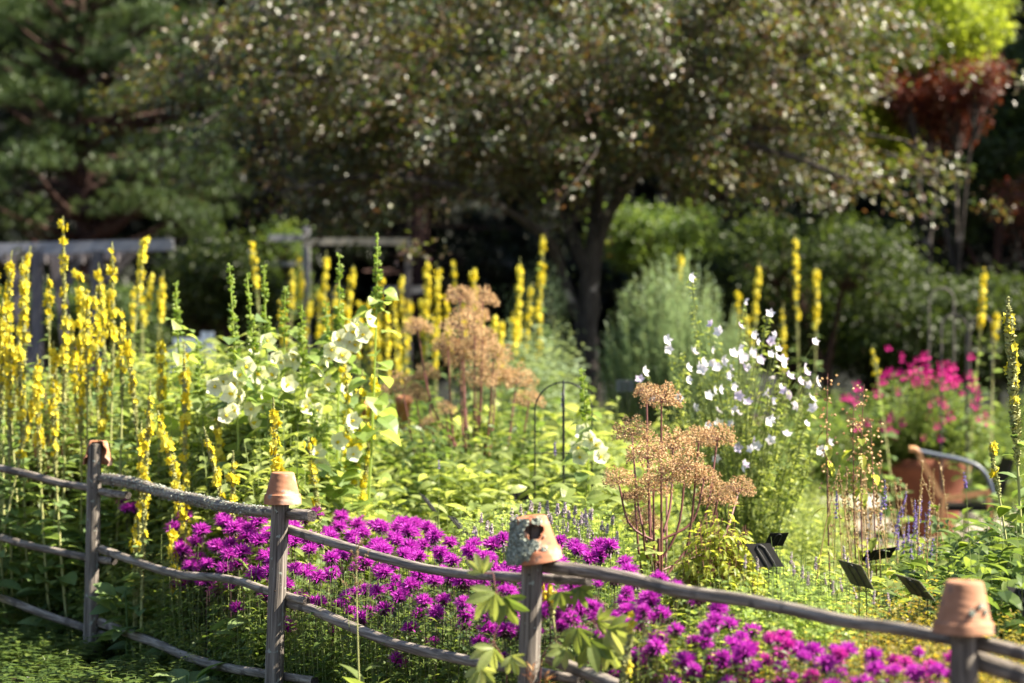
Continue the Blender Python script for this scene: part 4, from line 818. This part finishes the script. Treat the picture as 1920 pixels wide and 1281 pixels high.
sign('black plant sign cut by the right edge of the picture', 1925, 1132, 9.7, (.10, .02, -.02), (.06, -.02, -.12), mat='blackpl')
sign('black plant sign seen edge-on, upper one left of the lichened pot', 804, 944, 13.6, (.03, .14, -.03), (.075, .0, -.10), mat='blackpl')
sign('black plant sign seen edge-on, lower one left of the lichened pot', 862, 986, 12.9, (.04, .12, -.02), (.085, .0, -.10), mat='blackpl')
sign('small black plant sign in the lime leaves above the lichened pot', 976, 926, 14.6, (.095, .03, .0), (.02, .0, -.075), mat='blackpl')
sign('dark plant sign behind the lower seed heads of the angelica', 1180, 930, 14.8, (.10, .03, .0), (.0, .02, -.05), mat='blackpl')
sign('small blue-grey plant sign under the willow bush', 1172, 724, 21, (.16, .03, 0), (0, .03, -.10), mat='bluegrey')

# ------------------------------------------------------------------ arches of wire
def arch(label, x0, x1, ytop, d, mat, r_=.006, bars=(), cross=True):
    xa, xb = X(x0, d), X(x1, d); zt = Z(ytop, d); w = (xb-xa)/2; cx = (xa+xb)/2; base = np.array([cx, d, 0]); r = thing('wire_arch', base, label, 'plant support')
    g = Geo(); R = w; pts = [(-w, 0, 0), (-w, 0, zt-R)]+[(-w*math.cos(t), 0, zt-R+R*math.sin(t)) for t in np.linspace(.15, PI-.15, 14)]+[(w, 0, zt-R), (w, 0, 0)]; tube(g, pts, r_, 6); obj('hoop', g, M[mat], r)
    if cross: g = Geo(); pts = [(0, -w, 0), (0, -w, zt-R)]+[(0, -w*math.cos(t), zt-R+R*math.sin(t)+.01) for t in np.linspace(.15, PI-.15, 14)]+[(0, w, zt-R), (0, w, 0)]; tube(g, pts, r_, 6); obj('hoop', g, M[mat], r)
    for y in bars: g = Geo(); z = Z(y, d); tube(g, [(-w, 0, z), (0, 0, z), (w, 0, z)], r_*.8, 6); obj('crossbar', g, M[mat], r)
arch('dark green wire arch in front of the tree trunk', 1003, 1110, 717, 14.6, 'blackmetal', .0045, (850,))
arch('tallest faint grey arch in the dark at the right', 1742, 1788, 540, 24, 'greywire', .010, (), False)
arch('middle faint grey arch in the dark at the right, lower than its neighbour', 1765, 1812, 590, 22, 'greywire', .010, (), False)
arch('rightmost faint grey arch in the dark, beside the dim mullein', 1818, 1860, 592, 24, 'greywire', .010, (), False)

# ------------------------------------------------------------------ planter with pink sage, chair, edging
d = 23.0; base = np.array([X(1733, d), d, 0]); g = Geo(); a = np.arange(64)*2*PI/64
prof = [(0, 0), (.26, 0), (.30, .1), (.36, .35), (.40, .60), (.43, .62), (.44, .66), (.44, .74), (.41, .75), (.39, .70), (.37, .66), (0, .64)]
zt = Z(858, d); prof = np.array(prof); prof[:, 1] *= zt/.75; V = np.stack([prof[:, 0][:, None]*np.cos(a), prof[:, 0][:, None]*np.sin(a), prof[:, 1][:, None]+0*a], -1).reshape(-1, 3)
Q = [(i*64+j, i*64+(j+1) % 64, (i+1)*64+(j+1) % 64, (i+1)*64+j) for i in range(len(prof)-1) for j in range(64)]; g.add(V, [Q], smooth=True)
obj('planter', g, M['terra3'], loc=base, label='large brown terracotta planter under the pink flowering bush', cat='planter')
g = Geo(); S = Geo(); r = thing('pink_sage', base+np.array([0, 0, zt*.85]), 'wide bush with small hot pink flowers growing in the terracotta planter', 'flowering bush'); B0 = base+np.array([0, 0, zt*.85])
heads = []
for i in range(150):
    px = rng.uniform(1565, 1868); top_y = 690+((px-1725)/150)**2*110; py = top_y+rng.random()**1.3*(850-top_y); e = P(px, py, d+rng.normal(0, .45))-B0; p = path_up((e[0]*.15, 0, 0), e, .06, 8); tube(S, p, .004, 3, .5, 0, False); heads.append((e, py-top_y))
    n = 75; t = rng.uniform(.25, 1, n); scatter(g, L2, at(p, t)+rng.normal(0, .03, (n, 3)), rot(rng.random(n)*6.28, rng.uniform(-.3, .9, n), rng.normal(0, .4, n)), rng.uniform(.035, .075, n))
obj('stems', S, M['stem'], r); obj('leaves', g, M['green'], r)
pk = Geo(); n = 8; scatter(pk, FLW, rng.normal(0, .022, (n, 3)), rot(rng.random(n)*6.28, rng.random(n), 0), .024); pk = pk.mesh('flower', M['hotpink'])
pts = [(rng.uniform(1640, 1830), rng.uniform(670, 725)) for _ in range(50)]+[(rng.uniform(1570, 1860), rng.uniform(700, 830)) for _ in range(45)]+[(1664, 655), (1690, 668), (1785, 680)]
for px, py in pts:
    if py < 672+((px-1725)/150)**2*80 and py > 672: py += 25
    o = obj('flower', pk, None, r); o.location = Vector(P(px, py, d-.75+rng.normal(0, .2))-B0); s = rng.uniform(.42, .85); o.scale = (s*1.2, s*1.2, s*rng.uniform(.9, 1.7))
# garden chair in front of it, turned to the right
d = 21.0; q = lambda x, y, z=0: P(x, y, d+z); base = np.array([X(1790, d), d, 0]); r = thing('garden_chair', base, 'wooden garden chair with a curved black arm standing before the terracotta planter', 'chair')
def part(nm, mat, fn):
    g = Geo(); fn(g); return obj(nm, g, M[mat], r)
B = lambda a, b, w, h: (lambda g: beam(g, np.array(a)-base, np.array(b)-base, w, h))
for z in (0, .52):
    part('armrest_front', 'oak', lambda g: tube(g, smoothpts([q(1705, 842, z)-base, q(1716, 843, z)-base, q(1727, 852, z)-base], 8), [.028]*4+[.024]*4, 10))
    part('arm', 'bluegrey', lambda g: tube(g, smoothpts([q(1722, 846, z)-base, q(1760, 854, z)-base, q(1800, 862, z)-base, q(1832, 874, z)-base, q(1850, 893, z)-base, q(1862, 925, z)-base], 24), .021, 10))
    part('leg', 'oak', B(q(1722, 850, z), q(1764, 932, z), .035, .045)); part('leg', 'oak', B(q(1770, 935, z), np.array([q(1758, 0, z)[0], d+z, 0]), .035, .045))
    part('leg', 'oak', B(q(1852, 920, z), np.array([q(1866, 0, z)[0], d+z, 0]), .035, .045)); part('side_rail', 'oak', B(q(1768, 937, z), q(1856, 922, z), .035, .05))
part('seat', 'blackpl', lambda g: box(g, (q(1812, 950, .26)-base), (.40, .46, .05)))
part('backrest', 'blackpl', B(q(1868, 925, .26), q(1890, 860, .26), .46, .03))
# pale timber edging and light stones on the path
g = Geo(); d = 21.5; a0, a1 = P(1530, 0, d), P(1640, 0, d+.5); a0[2] = a1[2] = Z(940, d)-.03; beam(g, a0, a1, .12, .11)
for t in (.1, .9): c = a0+(a1-a0)*t; beam(g, [c[0], c[1], 0], [c[0], c[1], a0[2]-.055], .08, .08)
obj('low_bench', g, M['palewood'], label='low bleached timber bench at the gravel path', cat='bench')
# red clay pots behind the hollyhocks
for px, py, d, w, lab in [(672, 752, 17.5, 46, 'red clay pot glimpsed behind the rightmost hollyhocks'), (757, 742, 19, 34, 'red clay pot glimpsed below the left seed head of the far angelica')]:
    g = Geo(); R = w/F*d/2; zt = Z(py, d); prof = np.array([(0, zt-.30), (R*.7, zt-.30), (R*.92, zt-.06), (R, zt-.06), (R, zt), (R*.9, zt), (R*.88, zt-.05), (0, zt-.05)]); a = np.arange(32)*2*PI/32
    V = np.stack([prof[:, 0][:, None]*np.cos(a), prof[:, 0][:, None]*np.sin(a), prof[:, 1][:, None]+0*a], -1).reshape(-1, 3); g.add(V, [[(i*32+j, i*32+(j+1) % 32, (i+1)*32+(j+1) % 32, (i+1)*32+j) for i in range(7) for j in range(32)]], smooth=True)
    box(g, (0, 0, (zt-.302)/2), (R*1.9, R*1.9, zt-.302), mi=1); obj('clay_pot', g, [M['terra2'], M['darktimber']], loc=(X(px, d), d, 0), label=lab, cat='pot')
# white slatted chair far behind the mulleins
d = 25; base = np.array([X(357, d), d, 0]); r = thing('white_chair', base, 'blurred white slatted chair behind the mulleins, left of the hollyhocks', 'chair')
for k, px in enumerate((322, 335, 383, 396)): g = Geo(); zt = Z(640 if px in (335,) else (622 if px > 350 else 650), d); beam(g, [X(px, d)-base[0], 0, 0], [X(px, d)-base[0], 0, zt], .06, .06); obj('leg', g, M['whitepaint'], r)
for y in (640, 655, 670, 690): g = Geo(); z = Z(y, d); beam(g, [X(326, d)-base[0], -.05, z], [X(392, d)-base[0], -.05, z], .03, .07); obj('slat', g, M['whitepaint'], r)
g = Geo(); box(g, (0, -.3, Z(720, d)), (.42, .5, .04)); obj('seat', g, M['whitepaint'], r)

# ------------------------------------------------------------------ pergolas
d = 29.0; base = np.array([X(120, d), d, 0]); r = thing('pergola', base, 'grey timber pergola with a long beam and angled braces at the left', 'pergola')
def pb(nm, a, b, w, h, mat='greypaint'):
    g = Geo(); beam(g, np.array(a)-base, np.array(b)-base, w, h); return obj(nm, g, M[mat], r)
pb('beam', P(-160, 472, d), P(325, 459, d), .12, .14); pb('beam', P(-160, 480, d+2.2), P(240, 475, d+2.2), .12, .16, 'darktimber')
for px, dd, dk in ((70, 0, 1), (183, 0, 1), (102, 2.2, 1), (20, 2.2, 1)): pb('post', np.array([X(px, d), d+dd+.003, 0]), P(px, 470, d+dd)+np.array([0, .0, 0]), .13, .13, 'darktimber')
for a, b in (((252, 470), (192, 535)), ((128, 535), (150, 475)), ((174, 530), (166, 470))): pb('brace', P(a[0], a[1], d+.13), P(b[0], b[1], d+.13), .05, .10, 'darktimber')
for px in (-60, 10, 80, 150, 215): pb('rafter', P(px, 484, d-.2), P(px+4, 486, d+2.5), .06, .12, 'darktimber')
d = 30.5; base = np.array([X(575, d), d, 0]); r = thing('trellis_frame', base, 'weathered grey timber frame with a sunlit top bar below the dark tree', 'timber frame')
pb('post', np.array([X(574, d), d, 0]), P(574, 425, d), .085, .085); pb('beam', P(568, 453, d-.1), P(770, 453, d-.1), .09, .085, 'palewood'); pb('beam', P(505, 446, d+.1), P(566, 446, d+.1), .08, .08); pb('crossbar', P(508, 495, d+.1), P(568, 494, d+.1), .06, .05)
pb('post', np.array([X(765, d), d, 0]), P(765, 458, d), .08, .08, 'darktimber'); pb('crossbar', P(700, 545, d+.1), P(800, 543, d+.1), .06, .09, 'greypaint')

# ------------------------------------------------------------------ trees and shrubs
def crown_leaves(ell, nsp, per, ll, T, g, center, droop=.35, spray=.45, shell=.5, jitter=.07, flat=.35, boughs=0):
    V = sum(e[3]*e[4]*e[5] for e in ell)
    C = []
    for cx, cy, cz, rx, ry, rz in ell:
        n = int(nsp*rx*ry*rz/V); dirs = rng.normal(0, 1, (n, 3)); dirs /= np.linalg.norm(dirs, axis=1)[:, None]; rr = rng.random(n)**(1/3); rr = shell*np.maximum(rr, rng.random(n)**.3)+(1-shell)*rr
        c = dirs*rr[:, None]*np.array([rx, ry, rz])+np.array([cx, cy, cz]); C.append(c)
    C = np.concatenate(C); n = len(C)
    if boughs:
        B_ = C[rng.choice(n, boughs, replace=False)]; k = rng.integers(0, boughs, n); rad = rng.uniform(.5, 1.15, boughs)[k][:, None]
        C = B_[k]+rng.normal(0, 1, (n, 3))*rad*np.array([.55, .55, .22]); dx = C-B_[k]; C[:, 2] -= (dx[:, 0]**2+dx[:, 1]**2)*.22
    out = C-np.array(center); out[:, 2] *= .4; out /= np.linalg.norm(out, axis=1)[:, None]+1e-6; out[:, 2] -= droop; out += rng.normal(0, .35, (n, 3)); out /= np.linalg.norm(out, axis=1)[:, None]
    t = rng.uniform(-.5, .5, (n, per)); pos = C[:, None]+out[:, None]*t[..., None]*spray*rng.uniform(.6, 1.3, (n, 1, 1))+rng.normal(0, jitter, (n, per, 3))*np.array([1, 1, flat*2])
    pos = pos.reshape(-1, 3); m = len(pos); az = np.repeat(np.arctan2(out[:, 1], out[:, 0]), per)+rng.normal(0, .9, m)
    base = np.repeat(rng.random(n), per); scatter(g, T, pos, rot(az, rng.normal(-.25, .5, m), rng.normal(0, .6, m)), ll*rng.uniform(.7, 1.2, m), np.clip(base*.55+rng.random(m)*.45, 0, 1))
    return C, out
def limb(g, pts, r0, r1, n=14, sides=10): tube(g, smoothpts(pts, n), np.linspace(r0, r1, n), sides, .5, 0, True, wobble(int(r0*1e4)+n, .1, .1))
# the dark bronze-leaved tree
d = 27.0; tb = np.array([X(1112, d), d, 0]); r = thing('tree', tb, 'wide spreading tree with small dark bronze leaves, forked dark trunk in the middle', 'tree')
W = lambda x, y, z=0: P(x, y, d+z)-tb
g = Geo(); limb(g, [(0, 0, -.05), W(1108, 760), W(1100, 640), W(1103, 560), W(1108, 500)], .15, .11, 24, 18)
limb(g, [W(1102, 620), W(1075, 570), W(1052, 510), W(1030, 455, -.3), W(960, 400, -.8), W(860, 350, -1.4)], .075, .03)
limb(g, [W(1106, 520), W(1085, 470), W(1065, 410, .2), W(1040, 320, .5), W(960, 200, 1)], .075, .035)
limb(g, [W(1108, 510), W(1112, 440), W(1120, 380, .3), W(1118, 280, .4), W(1080, 120, .6)], .09, .04)
limb(g, [W(1112, 500), W(1130, 430), W(1160, 370, -.3), W(1215, 310, -.6), W(1330, 250, -1.0), W(1480, 240, -1.2)], .075, .03)
limb(g, [W(1160, 370, -.3), W(1180, 300, .4), W(1260, 160, 1.2)], .07, .03); limb(g, [W(1330, 250, -1.0), W(1500, 300, -1.2), W(1620, 350, -.9)], .05, .015); limb(g, [W(860, 350, -1.4), W(700, 330, -1.4), W(520, 360, -1)], .045, .012)
ell = [(-.7, 0, 5.5, 3.6, 3.2, 2.0), (-2.9, -.2, 4.5, 1.9, 1.9, 1.2), (-1.4, -.6, 4.35, 1.7, 2.0, 1.0), (1.4, -.4, 5.1, 1.8, 2.0, 1.5), (2.7, -.5, 4.15, 1.2, 1.3, .95), (3.45, -.5, 3.6, .6, .8, .5), (1.9, -.2, 4.0, 1.0, 1.2, .6)]
lg = Geo(); C, out = crown_leaves(ell, 2000, 60, .075, LTREE, lg, (0, 0, 4), .45, .6, .5, .09, boughs=150)
for i in rng.choice(len(C), 420, replace=False):
    c = C[i]; a = c-out[i]*.45; b = c+out[i]*.35; tube(g, smoothpts([a*.75+np.array([0, 0, .9+.2*a[2]*.25]) if i % 3 == 0 else a, a, b], 5), [.014, .012, .009, .006, .003], 4, .5, 0, False)
obj('trunk', g, M['bark'], r); obj('crown', lg, M['purpleleaf'], r)
# pine at the left
TUFT = Geo(); n = 16; scatter(TUFT, leafT(1, .10, 2, .2, .1), np.zeros((n, 3)), rot(rng.random(n)*6.28, rng.uniform(-.2, 1.3, n), 0), rng.uniform(.7, 1, n)); TUFT = (np.concatenate(TUFT.V), np.concatenate(TUFT.F))
def pine(label, px, d, H, pads, mat, padr=.75, trunk_r=.2, ntuft=46, ts=.17, bark='redbark', name='pine_tree', group=None):
    base = np.array([X(px, d), d, 0]); r = thing(name, base, label, 'tree', group); g = Geo(); limb(g, [(0, 0, -.05), (.05, 0, H*.4), (-.05, 0, H*.8), (0, 0, H)], trunk_r, trunk_r*.3, 16, 12); lg = Geo()
    for (x, y, z, s) in pads:
        c = np.array([x, y, z]); n = int(ntuft*s*s); q = rng.normal(0, 1, (n, 3)); q /= np.linalg.norm(q, axis=1)[:, None]; q *= rng.random((n, 1))**.4; pos = c+q*np.array([padr*s, padr*s, padr*s*.42]); pos[:, 2] = np.where(q[:, 2] < 0, c[2]+(pos[:, 2]-c[2])*.5, pos[:, 2])
        scatter(lg, TUFT, pos, rot(rng.random(n)*6.28, rng.uniform(-.3, .3, n), rng.uniform(-.3, .3, n)), ts*rng.uniform(.7, 1.2, n), np.clip(rng.random()*.5+rng.random(n)*.5, 0, 1))
        tube(g, smoothpts([(0, 0, z-.5), (x*.5, y*.5, z-.35), (x, y, z-.05)], 6), [.06, .05, .04, .03, .02, .01], 5, .5, 0, False)
    obj('trunk', g, M[bark], r); obj('crown', lg, M[mat], r)
pads = []
for px, py in [(30, 60), (120, 30), (210, 50), (300, 20), (380, 60), (60, 130), (160, 120), (260, 110), (350, 120), (430, 150), (0, 190), (90, 180), (190, 200), (300, 190), (390, 210), (40, 270), (140, 260), (250, 270), (330, 260), (400, 280), (0, 330), (80, 330), (230, 330), (310, 320), (20, 400), (290, 370), (380, 340), (250, 390), (340, 400), (-60, 100), (-60, 240), (-40, 350), (0, 20), (190, -30), (60, -50), (330, -60), (130, 200), (220, 150)]:
    for k in range(3): dd = 36+rng.normal(0, 1.3)-(.8 if k else 0); q = P(px+rng.normal(0, 22), py+rng.normal(0, 16), dd); pads.append((q[0]-X(150, 36), q[1]-36, q[2], rng.uniform(.65, 1.1)))
pine('pine with soft blue-green needle pads and a reddish trunk at the upper left', 150, 36, 11, pads, 'needle', .66, .15, 62, .17)
conepads = []
for i in range(150): z = 1.2+12.5*rng.random()**1.1; R = 2.6*(1-z/15.5); a = rng.random()*6.28; q = R*rng.uniform(.35, 1); conepads.append((math.cos(a)*q, math.sin(a)*q, z, rng.uniform(.8, 1.2)))
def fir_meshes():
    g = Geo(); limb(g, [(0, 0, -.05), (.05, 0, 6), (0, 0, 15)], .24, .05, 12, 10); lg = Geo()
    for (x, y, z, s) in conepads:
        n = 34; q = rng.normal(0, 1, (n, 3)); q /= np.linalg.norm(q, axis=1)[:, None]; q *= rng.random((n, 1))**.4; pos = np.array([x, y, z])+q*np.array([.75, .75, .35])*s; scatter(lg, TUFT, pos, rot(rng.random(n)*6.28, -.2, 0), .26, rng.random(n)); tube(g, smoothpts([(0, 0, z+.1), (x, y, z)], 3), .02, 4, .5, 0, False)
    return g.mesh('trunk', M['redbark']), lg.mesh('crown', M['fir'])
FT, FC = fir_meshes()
for i, (x, y) in enumerate([(-14, 42), (-10.6, 44), (-7.4, 41.5), (-4.4, 43.5), (-1.6, 41), (1.2, 44), (3.8, 41.5), (6.6, 43.5), (9.4, 41), (12.4, 43), (15.2, 40.5), (18, 43), (-12.5, 49), (-8.8, 50), (-5.6, 48.5), (-2.8, 50), (0, 48.6), (2.8, 50), (5.6, 48.4), (8.4, 50), (11.2, 48.6), (14, 50), (17, 48), (9.9, 38.2), (12.2, 37), (13.5, 33.5), (16, 36.5), (-17, 45), (20.5, 40), (9.7, 30.6)]):  # last firs stand out of view, most added to shade the right background
    r = thing('fir_tree', (x, y, 0), 'dark fir in the shaded wood behind the garden' if i < 23 else ('dark fir at the upper right edge' if i == 23 else 'unseen dark fir beyond the right side of the garden, added to cast shade'), 'tree', 'firs in the dark wood' if i < 23 else 'firs at the right'); s = rng.uniform(.9, 1.25)
    if (x, y) in ((9.7, 30.6), (10.2, 33.4), (9.0, 36.0)): s = .55  # unseen fir kept short so its added shade falls on low growth
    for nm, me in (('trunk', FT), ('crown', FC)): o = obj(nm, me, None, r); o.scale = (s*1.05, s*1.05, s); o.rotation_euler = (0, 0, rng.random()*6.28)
def broad(label, px, d, ell_px, mat, n, per, ll, name='tree', T=LTREE, trunk_r=.09, bark='redbark', cat='tree', spray=.5, droop=.2, shell=.6, group=None):
    base = np.array([X(px, d), d, 0]); r = thing(name, base, label, cat, group); ell = []
    for (cx, cy, rx, ry) in ell_px: ell.append((X(cx, d)-base[0], rng.normal(0, .2), Z(cy, d), rx/F*d, min(rx, ry*1.5)/F*d, ry/F*d))
    g = Geo(); C, out = crown_leaves(ell, n, per, ll, T, g, (0, 0, ell[0][2]*.6), droop, spray, shell, ll)
    S = Geo()
    m_ = np.mean([e[:3] for e in ell], 0); q_ = np.array([m_[0]*.2, 0, m_[2]*.55]); limb(S, [(0, 0, -.05), q_*.5, q_], trunk_r, trunk_r*.7, 10, 8)
    for e in ell: limb(S, [q_*.96, (q_+np.array(e[:3]))/2+np.array([0, 0, .1]), (e[0], e[1], e[2])], trunk_r*.6, trunk_r*.15, 8, 6)
    for i in rng.choice(len(C), min(60, len(C)), replace=False): e = min(ell, key=lambda e: np.linalg.norm(C[i]-np.array(e[:3]))); tube(S, smoothpts([np.array(e[:3])*np.array([.8, .8, .85]), C[i]], 4), [.02, .015, .01, .004], 4, .5, 0, False)
    obj('trunk', S, M[bark], r); obj('crown', g, M[mat], r); return r
broad('bright yellow-green tree at the upper right', 1750, 31.5, [(1770, 50, 95, 110), (1690, 130, 80, 120), (1610, 220, 110, 110)], 'treelime', 420, 46, .09, trunk_r=.07, bark='bark')
broad('rust-red maple at the upper right', 1800, 30.6, [(1790, 175, 55, 38), (1735, 195, 55, 35), (1825, 155, 38, 26), (1700, 180, 40, 28), (1790, 230, 45, 25)], 'redleaf', 190, 46, .07, trunk_r=.05, bark='bark')
broad('dark red leaved shrub at the right edge', 1900, 31, [(1905, 385, 40, 30), (1940, 420, 50, 40)], 'redleaf', 60, 40, .07, trunk_r=.04, bark='bark')
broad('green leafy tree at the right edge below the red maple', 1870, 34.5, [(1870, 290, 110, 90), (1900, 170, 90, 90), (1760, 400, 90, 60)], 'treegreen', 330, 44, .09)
broad('sunlit yellow-green shrub right behind the trunk of the dark tree', 1240, 31, [(1215, 460, 80, 60), (1170, 430, 50, 40), (1290, 440, 60, 50)], 'green', 170, 40, .08, 'shrub', cat='shrub')
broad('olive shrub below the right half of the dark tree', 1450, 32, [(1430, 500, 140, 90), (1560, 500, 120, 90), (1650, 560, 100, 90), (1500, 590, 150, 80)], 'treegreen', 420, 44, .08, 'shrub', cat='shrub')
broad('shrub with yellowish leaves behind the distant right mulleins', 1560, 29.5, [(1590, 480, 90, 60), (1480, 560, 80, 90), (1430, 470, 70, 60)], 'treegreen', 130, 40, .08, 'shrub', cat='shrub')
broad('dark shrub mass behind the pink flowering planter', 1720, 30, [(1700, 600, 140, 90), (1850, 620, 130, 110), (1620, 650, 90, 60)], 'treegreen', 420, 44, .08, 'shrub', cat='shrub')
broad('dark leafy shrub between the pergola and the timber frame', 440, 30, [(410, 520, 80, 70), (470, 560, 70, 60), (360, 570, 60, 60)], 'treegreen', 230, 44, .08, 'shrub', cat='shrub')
broad('small lit shrub seen through the timber frame', 540, 33, [(540, 465, 32, 40), (530, 540, 40, 40)], 'green', 60, 40, .08, 'shrub', cat='shrub')
g0 = broad('dim green shrub at the far left under the pergola', 60, 32, [(40, 600, 160, 60), (220, 600, 110, 60)], 'deep', 260, 44, .08, 'shrub', cat='shrub')
# silvery willow bush right of the trunk: thin upright shoots
d = 24; base = np.array([X(1265, d), d, 0]); r = thing('willow_bush', base, 'rounded silvery grey-green willow bush right of the tree trunk', 'bush'); g = Geo(); S = Geo()
for i in range(520):
    a = rng.random()*6.28; q = math.sqrt(rng.random()); e = np.array([math.cos(a)*.78*q, math.sin(a)*.7*q, 2.72*math.sqrt(max(1-.55*q*q, .1))*rng.uniform(.75, 1.02)])
    p = path_up(e*np.array([.35, .35, 0]), e, .05, 8); tube(S, p, .004, 3, .5, 0, False); n = 60; t = rng.uniform(.3, 1, n); scatter(g, LNAR, at(p, t), rot(a+rng.normal(0, .8, n), rng.uniform(.3, 1.3, n), 0), rng.uniform(.06, .11, n))
obj('stems', S, M['stem'], r); obj('leaves', g, M['willow'], r)
broad('tall pale grey-green bush left of the tree trunk', 1040, 25.5, [(1010, 630, 45, 100), (1035, 560, 22, 50), (1000, 670, 50, 70)], 'grey', 170, 40, .07, 'bush', LNAR, cat='bush', droop=-.6)
for o in bpy.data.objects:
    if o.type == 'EMPTY' and o.get('label') is None: pass
print('objects', len(bpy.data.objects), 'tris', sum(len(m.polygons) for m in bpy.data.meshes))
